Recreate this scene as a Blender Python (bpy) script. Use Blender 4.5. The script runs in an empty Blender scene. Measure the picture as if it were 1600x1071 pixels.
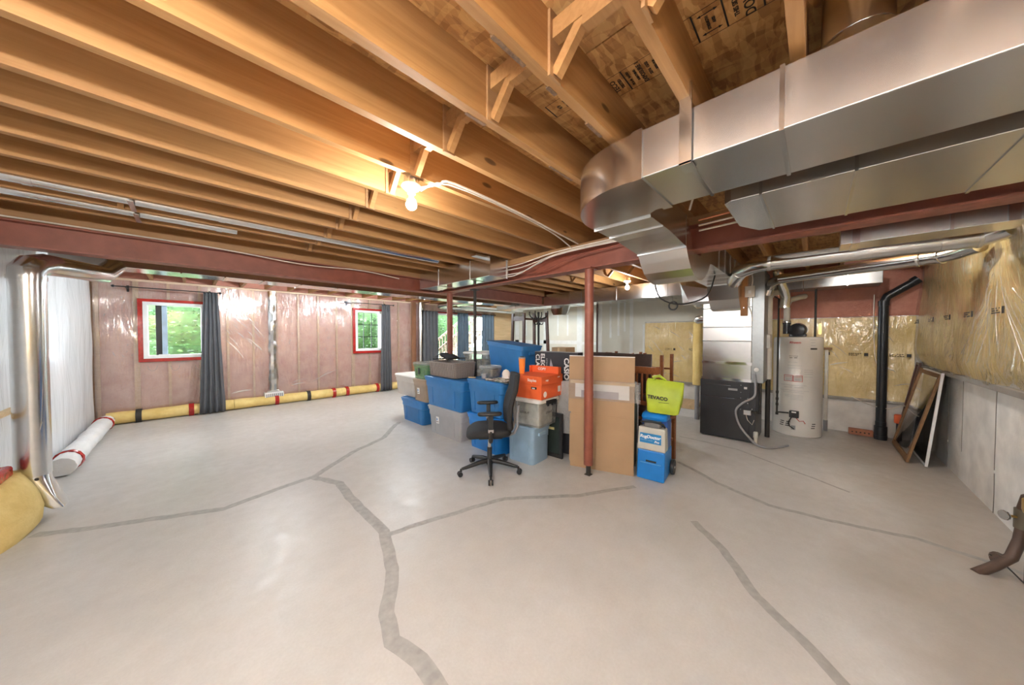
import bpy, math, random
from mathutils import Vector, Matrix, noise
random.seed(7)
S = bpy.context.scene
COL = S.collection
PI = math.pi

# ------------------------------------------------------------------ camera
cd = bpy.data.cameras.new('camera')
cd.sensor_fit = 'HORIZONTAL'
cd.sensor_width = 36.0
cd.lens = 11.025
cd.clip_start = 0.02
cam = bpy.data.objects.new('camera', cd)
COL.objects.link(cam)
cam.location = (0, 0, 1.5)
cam.rotation_euler = (math.radians(90 - 1.2276), 0, math.radians(44.109 - 90))
S.camera = cam

# ------------------------------------------------------------------ sky, exposure
S.view_settings.view_transform = 'Standard'
S.view_settings.look = 'None'
S.view_settings.gamma = 1.0
S.view_settings.use_curve_mapping = False
S.view_settings.exposure = 2.7
S.cycles.diffuse_bounces = 8
S.cycles.max_bounces = 16
W = bpy.data.worlds.new('overcast_sky')
S.world = W
W.use_nodes = True
bg = W.node_tree.nodes['Background']
bg.inputs[0].default_value = (0.80, 0.90, 1.0, 1)
bg.inputs[1].default_value = 6.0
sd = bpy.data.lights.new('sun', 'SUN')
sd.energy = 1.2
sd.angle = 0.05
sd.color = (1.0, 0.95, 0.85)
sun = bpy.data.objects.new('sun', sd)
COL.objects.link(sun)
sun.rotation_euler = (math.radians(38), 0, math.radians(25))   # high sun from the -y side, over the roof

BULB_STRENGTH = (155., 120., 390., 450., 520., 260., 150., 420.)
BULBS = [((1.0, 1.86), 2.5), ((5.30, 2.36), 2.5), ((-0.62, 0.55), 2.5), ((1.05, 6.45), 2.545), ((7.0, 6.1), 2.72), ((-0.72, -0.70), 2.5), ((4.62, -0.30), 2.735), ((3.25, 6.45), 2.545)]  # first two are real lamps, the rest unseen bulbs added as fill light

# ------------------------------------------------------------------ materials
MATS = {}
def _new(name):
    m = bpy.data.materials.new(name)
    m.use_nodes = True
    nt = m.node_tree
    return m, nt, nt.nodes['Principled BSDF']
def _n(nt, t, **kw):
    n = nt.nodes.new(t)
    for k, v in kw.items():
        setattr(n, k, v)
    return n
def _coord(nt, scale=(1, 1, 1), rnd=False, rot=(0, 0, 0)):
    tc = _n(nt, 'ShaderNodeTexCoord')
    mp = _n(nt, 'ShaderNodeMapping')
    mp.inputs['Scale'].default_value = scale
    mp.inputs['Rotation'].default_value = rot
    nt.links.new(tc.outputs['Object'], mp.inputs['Vector'])
    if rnd:
        oi = _n(nt, 'ShaderNodeObjectInfo')
        mul = _n(nt, 'ShaderNodeMath', operation='MULTIPLY')
        mul.inputs[1].default_value = 57.0
        nt.links.new(oi.outputs['Random'], mul.inputs[0])
        cb = _n(nt, 'ShaderNodeCombineXYZ')
        for i in range(3):
            nt.links.new(mul.outputs[0], cb.inputs[i])
        nt.links.new(cb.outputs[0], mp.inputs['Location'])
    return mp.outputs['Vector']
def _noise(nt, vec, scale, detail=3, rough=.5, dist=0):
    n = _n(nt, 'ShaderNodeTexNoise')
    n.inputs['Scale'].default_value = scale
    n.inputs['Detail'].default_value = detail
    n.inputs['Roughness'].default_value = rough
    n.inputs['Distortion'].default_value = dist
    nt.links.new(vec, n.inputs['Vector'])
    return n.outputs['Fac']
def _ramp(nt, fac, stops):
    r = _n(nt, 'ShaderNodeValToRGB')
    e = r.color_ramp.elements
    while len(e) < len(stops):
        e.new(.5)
    for i, (p, c) in enumerate(stops):
        e[i].position = p
        e[i].color = (c[0], c[1], c[2], 1) if not isinstance(c, float) else (c, c, c, 1)
    nt.links.new(fac, r.inputs[0])
    return r.outputs[0]
def _mix(nt, fac, a, b, blend='MIX'):
    m = _n(nt, 'ShaderNodeMix', data_type='RGBA', blend_type=blend)
    for sock, v in ((m.inputs[0], fac), (m.inputs[6], a), (m.inputs[7], b)):
        if hasattr(v, 'is_output'):
            nt.links.new(v, sock)
        elif isinstance(v, (int, float)):
            sock.default_value = v
        else:
            sock.default_value = (v[0], v[1], v[2], 1)
    return m.outputs[2]
def _bump(nt, p, h, strength=.3, dist=.01):
    b = _n(nt, 'ShaderNodeBump')
    b.inputs['Strength'].default_value = strength
    b.inputs['Distance'].default_value = dist
    nt.links.new(h, b.inputs['Height'])
    nt.links.new(b.outputs[0], p.inputs['Normal'])
    return b
def plain(name, c, rough=.5, metal=0., var=.12, vs=6., bump=0., bs=60., coat=0., spec=.5):
    """colour with a little procedural mottling and optional fine relief"""
    if name in MATS:
        return MATS[name]
    m, nt, p = _new(name)
    v = _coord(nt)
    f = _noise(nt, v, vs, 4)
    lo = tuple(x * (1 - var) for x in c)
    hi = tuple(min(1, x * (1 + var)) for x in c)
    nt.links.new(_ramp(nt, f, [(.3, lo), (.7, hi)]), p.inputs['Base Color'])
    p.inputs['Roughness'].default_value = rough
    p.inputs['Metallic'].default_value = metal
    p.inputs['Coat Weight'].default_value = coat
    p.inputs['Specular IOR Level'].default_value = spec
    if bump:
        _bump(nt, p, _noise(nt, v, bs, 4), bump)
    MATS[name] = m
    return m
def wood(name, dark, light, knots=True, rough=.6):
    m, nt, p = _new(name)
    v = _coord(nt, (1.2, 22, 22), True)
    f = _noise(nt, v, 1.6, 5, .6, .6)
    col = _ramp(nt, f, [(.25, dark), (.75, light)])
    v3 = _coord(nt, (.6, 3, 3), True)
    col = _mix(nt, _ramp(nt, _noise(nt, v3, 1.2, 2), [(.35, 0.0), (.75, .45)]), col, tuple(x * .72 for x in dark))
    if knots:
        v2 = _coord(nt, (1.8, 5.2, 5.2), True)
        vo = _n(nt, 'ShaderNodeTexVoronoi')
        vo.inputs['Scale'].default_value = 1.0
        nt.links.new(v2, vo.inputs['Vector'])
        k = _ramp(nt, vo.outputs['Distance'], [(.03, 1.0), (.075, .85), (.10, 0.0)])
        col = _mix(nt, k, col, tuple(x * .28 for x in dark))
    nt.links.new(col, p.inputs['Base Color'])
    p.inputs['Roughness'].default_value = rough
    _bump(nt, p, f, .12, .004)
    MATS[name] = m
    return m
def galv(name, c=(.62, .62, .60), rough=.26, spangle=26., bump=.04, sv=.95):
    m, nt, p = _new(name)
    v = _coord(nt, rnd=True)
    vo = _n(nt, 'ShaderNodeTexVoronoi')
    vo.inputs['Scale'].default_value = spangle
    nt.links.new(v, vo.inputs['Vector'])
    sp = _n(nt, 'ShaderNodeSeparateColor')
    nt.links.new(vo.outputs['Color'], sp.inputs[0])
    lo = tuple(x * sv for x in c)
    col = _ramp(nt, sp.outputs[0], [(0., lo), (1., c)])
    nt.links.new(col, p.inputs['Base Color'])
    p.inputs['Metallic'].default_value = 1.
    p.inputs['Roughness'].default_value = rough
    _bump(nt, p, _noise(nt, v, 4., 1), bump, .03)
    MATS[name] = m
    return m
def clear_sheet(name, rough=.07, base=.05, edge=.5, bump=.8, bscale=7., stretch=(1, 1, 1), tint=(1, 1, 1), haze=0., hazec=(.9, .9, .9), bdist=.04, det=4, rot=(0, 0, 0)):
    """thin clear polyethylene: lets light straight through, glints on its wrinkles"""
    m, nt, p = _new(name)
    nt.nodes.remove(p)
    out = nt.nodes['Material Output']
    tr = _n(nt, 'ShaderNodeBsdfTransparent')
    tr.inputs[0].default_value = (*tint, 1)
    gl = _n(nt, 'ShaderNodeBsdfGlossy')
    gl.inputs['Roughness'].default_value = rough
    v = _coord(nt, stretch, rot=rot)
    f = _noise(nt, v, bscale, det, .55, 1.5)
    b = _n(nt, 'ShaderNodeBump')
    b.inputs['Strength'].default_value = bump
    b.inputs['Distance'].default_value = bdist
    nt.links.new(f, b.inputs['Height'])
    nt.links.new(b.outputs[0], gl.inputs['Normal'])
    lw = _n(nt, 'ShaderNodeLayerWeight')
    lw.inputs['Blend'].default_value = .35
    nt.links.new(b.outputs[0], lw.inputs['Normal'])
    mm = _n(nt, 'ShaderNodeMath', operation='MULTIPLY_ADD')
    nt.links.new(lw.outputs['Fresnel'], mm.inputs[0])
    mm.inputs[1].default_value = edge
    mm.inputs[2].default_value = base
    ms = _n(nt, 'ShaderNodeMixShader')
    nt.links.new(mm.outputs[0], ms.inputs[0])
    last = tr.outputs[0]
    if haze:
        df = _n(nt, 'ShaderNodeBsdfDiffuse')
        df.inputs[0].default_value = (*hazec, 1)
        mh = _n(nt, 'ShaderNodeMixShader')
        mh.inputs[0].default_value = haze
        nt.links.new(tr.outputs[0], mh.inputs[1])
        nt.links.new(df.outputs[0], mh.inputs[2])
        last = mh.outputs[0]
    nt.links.new(last, ms.inputs[1])
    nt.links.new(gl.outputs[0], ms.inputs[2])
    nt.links.new(ms.outputs[0], out.inputs['Surface'])
    MATS[name] = m
    return m
def emit(name, c, s):
    m, nt, p = _new(name)
    p.inputs['Base Color'].default_value = (1, 1, 1, 1)
    p.inputs['Emission Color'].default_value = (*c, 1)
    p.inputs['Emission Strength'].default_value = s
    MATS[name] = m
    return m

JOIST = wood('spruce_joist', (.315, .148, .046), (.47, .250, .092))
STUD = wood('stud_wood', (.60, .41, .27), (.76, .57, .41), knots=False)
PLY = wood('plywood_strip', (.30, .15, .06), (.44, .25, .11), knots=False)
DARKW = wood('dark_red_wood', (.060, .022, .014), (.115, .042, .026), knots=False, rough=.35)
CHERRY = wood('cherry_wood', (.19, .058, .016), (.32, .11, .034), knots=False, rough=.35)
ESPR = wood('espresso_wood', (.035, .018, .012), (.065, .032, .022), knots=False, rough=.3)
OAK = wood('oak_frame', (.20, .095, .035), (.33, .17, .065), knots=False)
PALEW = wood('pale_pine', (.55, .38, .20), (.75, .56, .33), knots=False)
GALV = galv('galvanized_steel', (.74, .74, .73), rough=.20)
GALVD = galv('brushed_duct_steel', (.74, .73, .71), rough=.27, bump=.015, sv=.985)
FOIL = galv('foil_tape', (.80, .80, .80), rough=.16, spangle=60, bump=.5)
FLEX = galv('foil_flex', (.78, .78, .77), rough=.2, spangle=40, bump=.6)
RED = plain('red_primer', (.255, .074, .044), .48, var=.14, vs=9, bump=.08, bs=120)
REDD = plain('red_primer_flange', (.29, .095, .060), .55, var=.25, vs=14)
BLACKP = plain('black_plastic', (.018, .018, .019), .42)
BLACKF = plain('black_fabric', (.022, .022, .024), .85, bump=.3, bs=300)
GREYP = plain('grey_plastic', (.30, .30, .31), .45)
WHITEP = plain('white_plastic', (.78, .77, .74), .4, var=.04)
BLUE = plain('blue_tote', (.022, .165, .43), .38, var=.10)
BLUE2 = plain('bright_blue', (.010, .205, .62), .32, var=.08)
LBLUE = plain('pale_blue_tote', (.30, .44, .58), .4, var=.08)
LGREY = plain('grey_tote', (.37, .37, .385), .42, var=.06)
WGREY = plain('warm_grey_tote', (.50, .46, .42), .45, var=.06)
TAN = plain('tan_tote', (.34, .25, .18), .45, var=.08)
ORANGE = plain('orange_carton', (.80, .135, .035), .5, var=.06)
ORANGE2 = plain('orange_tumbler', (.90, .27, .045), .3, var=.05)
LIME = plain('lime_bag', (.42, .54, .035), .5, var=.14, bump=.25, bs=14)
CARD = plain('cardboard', (.40, .262, .148), .8, var=.08, vs=3, bump=.06, bs=90)
CARDB = plain('black_carton', (.035, .035, .042), .5)
PRINTW = plain('white_print', (.80, .80, .78), .5, var=.03)
PRINTK = plain('black_print', (.020, .018, .016), .6, var=.03)
PRINTR = plain('red_print', (.50, .03, .03), .5, var=.05)
LABELB = plain('label_blue', (.015, .22, .52), .35)
GREYPRINT = plain('grey_print', (.42, .42, .42), .6)
RTAPE = plain('red_tape', (.40, .020, .016), .22, var=.25, vs=20, bump=.25, bs=25)
CURT = plain('grey_curtain', (.105, .108, .118), .85, var=.10, bump=.15, bs=250)
CURTB = plain('blue_grey_curtain', (.092, .130, .170), .85, var=.10, bump=.15, bs=250)
WHITEF = plain('white_vinyl', (.80, .80, .80), .35, var=.03)
DARKMETAL = plain('dark_rod', (.03, .03, .032), .35, .6)
FURN = plain('charcoal_furnace', (.045, .046, .050), .38, .3, var=.08)
CREAM = plain('heater_enamel', (.66, .64, .60), .22, var=.03, coat=.4)
BRASS = plain('brass', (.60, .40, .14), .3, 1.)
COPPER = plain('copper_pipe', (.75, .32, .18), .3, 1.)
IRON = plain('black_iron', (.05, .045, .04), .55, .5)
RUSTP = plain('rusty_brown_pipe', (.10, .062, .045), .5, .2, var=.3)
ABS = plain('black_abs_pipe', (.016, .017, .020), .3)
PVC = plain('white_pvc', (.62, .60, .54), .4)
CABLE = plain('white_cable', (.68, .62, .54), .5)
CABLEG = plain('grey_conduit', (.32, .32, .33), .45)
BRICKM = plain('red_brick', (.40, .17, .10), .85, bump=.4)
WICKER = None
PORC = plain('porcelain', (.85, .84, .80), .25, var=.02)
BULBM = [emit('bulb_light', (.84, .94, 1.0) if i_ in (3, 4, 7) else (1.0, .985, .965), b_) for i_, b_ in enumerate(BULB_STRENGTH)]  # bluish ones are added bulbs that stand in for daylight
CLEARP = clear_sheet('clear_bin_plastic', .18, .10, .5, .3, 10, tint=(.86, .88, .86), haze=.22, hazec=(.72, .72, .68))
GREENP = clear_sheet('green_clear_plastic', .18, .10, .4, .3, 10, tint=(.62, .80, .62), haze=.35, hazec=(.28, .50, .27))
BUBBLE = clear_sheet('bubble_wrap', .25, .12, .5, .6, 60, tint=(.85, .85, .85), haze=.62, hazec=(.62, .61, .60))
WRAP = clear_sheet('stretch_wrap', .15, .08, .5, 1., 12, (1, .2, 3), haze=.18, hazec=(.8, .78, .76))
SHEETP = clear_sheet('vapour_sheet_clear', .12, .16, .45, 1.0, 5., (2.6, 1, .5), haze=.10, hazec=(.85, .76, .72), bdist=.010, det=3, rot=(0, .65, 0))
SHEETY = clear_sheet('vapour_sheet_yellow_wall', .14, .09, .50, 1.0, 4., (2.2, 2.2, .6), haze=.10, hazec=(.93, .88, .70), bdist=.025, det=2.5, rot=(.4, .5, 0))
SHEETW = clear_sheet('vapour_sheet_milky', .22, .05, .4, .5, 3., (1, 1, .35), haze=.80, hazec=(.90, .93, .96))
GLASS = clear_sheet('window_glass', .01, .03, .6, 0., 3.)

def osb():
    m, nt, p = _new('osb_panel')
    v = _coord(nt, rnd=True)
    w = _noise(nt, v, 2.5, 2)
    cols = []
    for i, (sc, rot) in enumerate((((7, 34, 1), .5), ((30, 7, 1), .35), ((9, 40, 1), -.7))):
        v2 = _coord(nt, sc, True, (0, 0, rot))
        nd = _n(nt, 'ShaderNodeTexNoise'); nd.inputs['Scale'].default_value = 7.; nt.links.new(v, nd.inputs['Vector'])
        va = _n(nt, 'ShaderNodeVectorMath', operation='MULTIPLY_ADD'); va.inputs[1].default_value = (1.6, 1.6, 0); nt.links.new(nd.outputs['Color'], va.inputs[0]); nt.links.new(v2, va.inputs[2]); v2 = va.outputs[0]
        vo = _n(nt, 'ShaderNodeTexVoronoi')
        vo.inputs['Scale'].default_value = 1.
        nt.links.new(v2, vo.inputs['Vector'])
        s = _n(nt, 'ShaderNodeSeparateColor')
        nt.links.new(vo.outputs['Color'], s.inputs[0])
        cols.append(s.outputs[i])
    f = _mix(nt, .5, cols[0], cols[1])
    f = _mix(nt, .4, f, cols[2])
    nt.links.new(_ramp(nt, f, [(.2, (.33, .155, .048)), (.5, (.55, .30, .105)), (.85, (.70, .43, .17))]), p.inputs['Base Color'])
    p.inputs['Roughness'].default_value = .65
    _bump(nt, p, f, .15, .004)
    return m
OSB = osb()
def concrete_floor():
    m, nt, p = _new('concrete_floor')
    v = _coord(nt)
    a = _noise(nt, v, .8, 5, .6)
    b = _noise(nt, v, 9., 6, .65)
    c = _noise(nt, v, 70., 3, .6)
    col = _ramp(nt, a, [(.3, (.50, .49, .47)), (.7, (.60, .595, .58))])
    col = _mix(nt, _ramp(nt, b, [(.35, 0.0), (.75, .30)]), col, (.43, .41, .38))
    col = _mix(nt, _ramp(nt, c, [(.35, .16), (.65, 0.0)]), col, (.36, .345, .32))
    # browner concrete along the foundation side, with a ragged outline
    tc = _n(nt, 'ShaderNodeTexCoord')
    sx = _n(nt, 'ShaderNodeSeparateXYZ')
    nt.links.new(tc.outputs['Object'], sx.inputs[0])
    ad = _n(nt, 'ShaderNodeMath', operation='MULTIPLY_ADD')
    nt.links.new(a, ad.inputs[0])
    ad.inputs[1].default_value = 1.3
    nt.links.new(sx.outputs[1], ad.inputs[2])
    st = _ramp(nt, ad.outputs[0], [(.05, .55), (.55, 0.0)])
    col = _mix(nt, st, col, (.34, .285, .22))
    nt.links.new(col, p.inputs['Base Color'])
    nt.links.new(_ramp(nt, b, [(.3, .30), (.7, .52)]), p.inputs['Roughness'])
    mx = _mix(nt, .5, b, c)
    _bump(nt, p, mx, .22, .006)
    return m
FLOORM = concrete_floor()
CRACKM = plain('grey_crack_sealant', (.37, .365, .35), .6, var=.15, vs=20)
FOUND = plain('foundation_concrete', (.72, .70, .66), .8, var=.14, vs=5, bump=.25, bs=40)
def insul(name, c1, c2, sc=5.):
    m, nt, p = _new(name)
    v = _coord(nt)
    a = _noise(nt, v, sc, 6, .65)
    col = _ramp(nt, a, [(.3, c1), (.7, c2)])
    nt.links.new(col, p.inputs['Base Color'])
    p.inputs['Roughness'].default_value = .9
    _bump(nt, p, _noise(nt, v, sc * 3, 5, .7), .5, .02)
    return m
PINK = insul('pink_fibreglass', (.58, .32, .265), (.74, .50, .43))
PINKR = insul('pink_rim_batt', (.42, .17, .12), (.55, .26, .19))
YELL = insul('yellow_fibreglass', (.64, .45, .14), (.86, .68, .29), 3.)
WHITEB = insul('white_wrapped_batt', (.70, .70, .69), (.84, .84, .84), 3.)
DRYW = plain('drywall_paper', (.58, .575, .50), .75, var=.06, vs=2)
MUD = plain('joint_compound', (.66, .68, .66), .7, var=.06, vs=7)
def wicker():
    m, nt, p = _new('grey_wicker')
    v = _coord(nt, (55, 55, 90))
    wv = _n(nt, 'ShaderNodeTexChecker')
    wv.inputs['Scale'].default_value = 1.
    wv.inputs[1].default_value = (.30, .26, .235, 1)
    wv.inputs[2].default_value = (.17, .14, .125, 1)
    nt.links.new(v, wv.inputs['Vector'])
    nt.links.new(wv.outputs[0], p.inputs['Base Color'])
    p.inputs['Roughness'].default_value = .6
    _bump(nt, p, wv.outputs[1], .4, .006)
    return m
WICKER = wicker()
LEAF = [plain('leaf_green_%d' % i, c, .55, var=.35, vs=3) for i, c in enumerate(((.020, .066, .010), (.036, .100, .016), (.012, .042, .009)))]
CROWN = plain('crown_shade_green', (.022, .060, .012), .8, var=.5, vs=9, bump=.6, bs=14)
BARK = plain('bark', (.13, .09, .06), .9)
GRASS = plain('grass_ground', (.07, .13, .04), .9, var=.3)
DECKW = wood('deck_lumber', (.13, .085, .05), (.20, .14, .09), knots=False)

# ------------------------------------------------------------------ mesh helpers
def rot_to(d):
    return Vector((0, 0, 1)).rotation_difference(Vector(d).normalized()).to_matrix()
class G:
    def __init__(self):
        self.v = []; self.f = []; self.m = []
    def add(self, vs, fs, m=0):
        o = len(self.v)
        self.v += [tuple(x) for x in vs]
        self.f += [tuple(i + o for i in f) for f in fs]
        self.m += [m] * len(fs)
        return self
    def hexa(self, p, m=0):
        return self.add(p, [(0, 3, 2, 1), (4, 5, 6, 7), (0, 1, 5, 4), (1, 2, 6, 5), (2, 3, 7, 6), (3, 0, 4, 7)], m)
    def box(self, x0, x1, y0, y1, z0, z1, m=0):
        return self.hexa([(x0, y0, z0), (x1, y0, z0), (x1, y1, z0), (x0, y1, z0), (x0, y0, z1), (x1, y0, z1), (x1, y1, z1), (x0, y1, z1)], m)
    def obox(self, c, size, R=None, m=0):
        R = R or Matrix.Identity(3)
        c = Vector(c); h = [s / 2 for s in size]
        pts = [c + R @ Vector((sx * h[0], sy * h[1], sz * h[2])) for sz in (-1, 1) for sx, sy in ((-1, -1), (1, -1), (1, 1), (-1, 1))]
        return self.hexa(pts, m)
    def bar(self, a, b, w, t, up=(0, 0, 1), m=0):
        a = Vector(a); b = Vector(b); d = (b - a)
        z = d.normalized(); u = Vector(up)
        x = u.cross(z)
        if x.length < 1e-4:
            x = Vector((1, 0, 0)).cross(z)
        x.normalize(); y = z.cross(x)
        R = Matrix((x, y, z)).transposed()
        return self.obox((a + b) / 2, (w, t, d.length), R, m)
    def tube(self, path, r, n=10, cap=True, m=0):
        P = [Vector(p) for p in path]
        rr = r if isinstance(r, (list, tuple)) else [r] * len(P)
        vs = []; fs = []
        T = []
        for i in range(len(P)):
            a = P[max(0, i - 1)]; b = P[min(len(P) - 1, i + 1)]
            T.append((b - a).normalized())
        ref = Vector((0, 0, 1)) if abs(T[0].z) < .9 else Vector((1, 0, 0))
        x = ref.cross(T[0]).normalized()
        for i, p in enumerate(P):
            x = (x - T[i] * x.dot(T[i])).normalized()
            y = T[i].cross(x)
            for k in range(n):
                a = 2 * PI * k / n
                vs.append(p + (x * math.cos(a) + y * math.sin(a)) * rr[i])
        for i in range(len(P) - 1):
            for k in range(n):
                k2 = (k + 1) % n
                fs.append((i * n + k, i * n + k2, (i + 1) * n + k2, (i + 1) * n + k))
        if cap:
            fs.append(tuple(range(n))[::-1])
            fs.append(tuple((len(P) - 1) * n + k for k in range(n)))
        return self.add(vs, fs, m)
    def lathe(self, prof, c=(0, 0, 0), n=20, R=None, m=0, cap=True):
        c = Vector(c); R = R or Matrix.Identity(3)
        vs = []; fs = []
        for r, z in prof:
            for k in range(n):
                a = 2 * PI * k / n
                vs.append(c + R @ Vector((r * math.cos(a), r * math.sin(a), z)))
        for i in range(len(prof) - 1):
            for k in range(n):
                k2 = (k + 1) % n
                fs.append((i * n + k, i * n + k2, (i + 1) * n + k2, (i + 1) * n + k))
        if cap:
            fs.append(tuple(range(n))[::-1])
            fs.append(tuple((len(prof) - 1) * n + k for k in range(n)))
        return self.add(vs, fs, m)
    def prism(self, poly, h0, h1, axis='z', m=0):
        n = len(poly)
        def P(a, b, h):
            return {'z': (a, b, h), 'y': (a, h, b), 'x': (h, a, b)}[axis]
        vs = [P(a, b, h0) for a, b in poly] + [P(a, b, h1) for a, b in poly]
        fs = [tuple(range(n))[::-1], tuple(range(n, 2 * n))]
        fs += [(i, (i + 1) % n, n + (i + 1) % n, n + i) for i in range(n)]
        return self.add(vs, fs, m)
    def strip(self, bot, top, y0, y1, m=0):
        """solid between two x-z polylines, extruded in y"""
        for i in range(len(bot) - 1):
            (a, b), (c, d) = bot[i], bot[i + 1]
            (e, f), (g, h) = top[i], top[i + 1]
            vs = [(a, y0, b), (c, y0, d), (c, y1, d), (a, y1, b), (e, y0, f), (g, y0, h), (g, y1, h), (e, y1, f)]
            fs = [(0, 3, 2, 1), (4, 5, 6, 7), (0, 1, 5, 4), (2, 3, 7, 6)]
            if i == 0:
                fs.append((3, 0, 4, 7))
            if i == len(bot) - 2:
                fs.append((1, 2, 6, 5))
            self.add(vs, fs, m)
        return self
    def loft(self, loops, m=0, cap0=True, cap1=True):
        n = len(loops[0])
        vs = [p for l in loops for p in l]
        fs = []
        for i in range(len(loops) - 1):
            for k in range(n):
                k2 = (k + 1) % n
                fs.append((i * n + k, i * n + k2, (i + 1) * n + k2, (i + 1) * n + k))
        if cap0:
            fs.append(tuple(range(n))[::-1])
        if cap1:
            fs.append(tuple((len(loops) - 1) * n + k for k in range(n)))
        return self.add(vs, fs, m)
    def grid(self, us, vs_, fn, m=0, skip=None):
        nu, nv = len(us), len(vs_)
        pts = [fn(u, v) for v in vs_ for u in us]
        fs = []
        for j in range(nv - 1):
            for i in range(nu - 1):
                if skip and skip((us[i] + us[i + 1]) / 2, (vs_[j] + vs_[j + 1]) / 2):
                    continue
                fs.append((j * nu + i, j * nu + i + 1, (j + 1) * nu + i + 1, (j + 1) * nu + i))
        return self.add(pts, fs, m)
    def build(self, name, mat, parent=None, smooth=None, bevel=0, solid=0):
        me = bpy.data.meshes.new(name)
        me.from_pydata(self.v, [], self.f)
        mats = mat if isinstance(mat, (list, tuple)) else [mat]
        for mm in mats:
            me.materials.append(mm)
        if len(mats) > 1:
            me.polygons.foreach_set('material_index', self.m)
        me.update()
        if smooth:
            me.polygons.foreach_set('use_smooth', [True] * len(me.polygons))
            me.set_sharp_from_angle(angle=math.radians(smooth))
        o = bpy.data.objects.new(name, me)
        COL.objects.link(o)
        if parent:
            o.parent = parent
        if bevel:
            b = o.modifiers.new('bevel', 'BEVEL')
            b.width = bevel; b.segments = 2; b.limit_method = 'ANGLE'; b.angle_limit = math.radians(40)
        if solid:
            s = o.modifiers.new('thickness', 'SOLIDIFY')
            s.thickness = solid
        return o
def rrect(w, d, r, z, n=4, cx=0, cy=0):
    pts = []
    for sx, sy, a0 in ((1, 1, 0), (-1, 1, 90), (-1, -1, 180), (1, -1, 270)):
        for k in range(n + 1):
            a = math.radians(a0 + 90 * k / n)
            pts.append((cx + sx * (w / 2 - r) + r * math.cos(a), cy + sy * (d / 2 - r) + r * math.sin(a), z))
    return pts
def lin(a, b, n):
    return [a + (b - a) * i / (n - 1) for i in range(n)]
def tag(o, label=None, cat=None, group=None, kind=None):
    if label: o['label'] = label
    if cat: o['category'] = cat
    if group: o['group'] = group
    if kind: o['kind'] = kind
    return o
def thing(name, label, cat, loc=(0, 0, 0), rz=0., group=None):
    o = bpy.data.objects.new(name, None)
    o.empty_display_size = .1
    COL.objects.link(o)
    o.location = loc
    o.rotation_euler = (0, 0, rz)
    return tag(o, label, cat, group)
def clone(root, loc=None, rz=None, label=None, group=None, parent=None):
    r = root.copy(); COL.objects.link(r)
    if parent: r.parent = parent
    if loc is not None: r.location = loc
    if rz is not None: r.rotation_euler = (0, 0, rz)
    if label: r['label'] = label
    if group: r['group'] = group
    for ch in list(root.children):
        c = ch.copy(); COL.objects.link(c); c.parent = r
        for g in list(ch.children):
            d = g.copy(); COL.objects.link(d); d.parent = c
    return r
def text(name, s, size, mat, parent, M, bold=0., shear=0., sx=1.):
    """flat lettering as a mesh; M places its local xy plane"""
    cu = bpy.data.curves.new(name, 'FONT')
    cu.body = s; cu.size = size; cu.align_x = 'CENTER'; cu.align_y = 'CENTER'
    cu.extrude = .0006; cu.offset = bold; cu.shear = shear; cu.resolution_u = 3
    t = bpy.data.objects.new(name + '_curve', cu)
    COL.objects.link(t)
    dg = bpy.context.evaluated_depsgraph_get()
    me = bpy.data.meshes.new_from_object(t.evaluated_get(dg))
    bpy.data.objects.remove(t)
    bpy.data.curves.remove(cu)
    me.name = name
    me.transform(M @ Matrix.Diagonal((sx, 1, 1, 1)))
    me.materials.clear(); me.materials.append(mat)
    o = bpy.data.objects.new(name, me)
    COL.objects.link(o)
    o.parent = parent
    return o
def frame_m(origin, xdir, ydir):
    x = Vector(xdir).normalized(); y = Vector(ydir).normalized(); z = x.cross(y)
    M = Matrix((x, y, z)).transposed().to_4x4()
    M.translation = Vector(origin)
    return M
def struct(o, label=None):
    o['kind'] = 'structure'
    if label: o['label'] = label
    return o
def nz(x, y, z=0., s=1.):
    return noise.noise(Vector((x * s, y * s, z * s)))

# room extents (camera stands at x 0, y 0)
X0, X1, X2 = -1.10, 7.15, 8.85      # left sheeted wall, utility wall, far drywall
Y0, Y1, YJ = -1.10, 8.60, 3.95      # foundation wall, window wall, jog
ZJ, ZD = 2.50, 2.74                 # joist underside, deck underside
YB, XB = 4.70, 3.05                 # the two steel beams

# ------------------------------------------------------------------ floor
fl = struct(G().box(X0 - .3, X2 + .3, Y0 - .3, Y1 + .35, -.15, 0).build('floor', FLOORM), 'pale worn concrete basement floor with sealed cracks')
cracks = [
    [(-.83, 4.22), (-.59, 4.05), (-.33, 3.93), (.19, 3.66), (.56, 3.76), (.91, 3.82), (1.44, 4.25), (1.98, 4.55), (2.51, 5.19)],
    [(.91, 3.82), (1.04, 3.45), (1.02, 2.88), (1.02, 2.35), (.89, 1.93), (.72, 1.64), (.67, 1.47), (.72, 1.29), (.71, .9)],
    [(1.03, 2.31), (1.49, 2.19), (2.01, 2.03), (2.51, 1.59), (3.07, 1.28)],
    [(4.04, 1.15), (3.73, .7), (3.55, .28), (3.6, -.11), (3.72, -.55), (3.67, -.86), (3.6, -1.09)],
    [(2.83, .68), (2.58, .44), (2.26, .23), (2.08, .03), (1.9, -.14), (1.7, -.5)],
    [(5.08, 1.44), (5.02, .74), (4.62, .1), (4.39, -.26)]]
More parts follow.
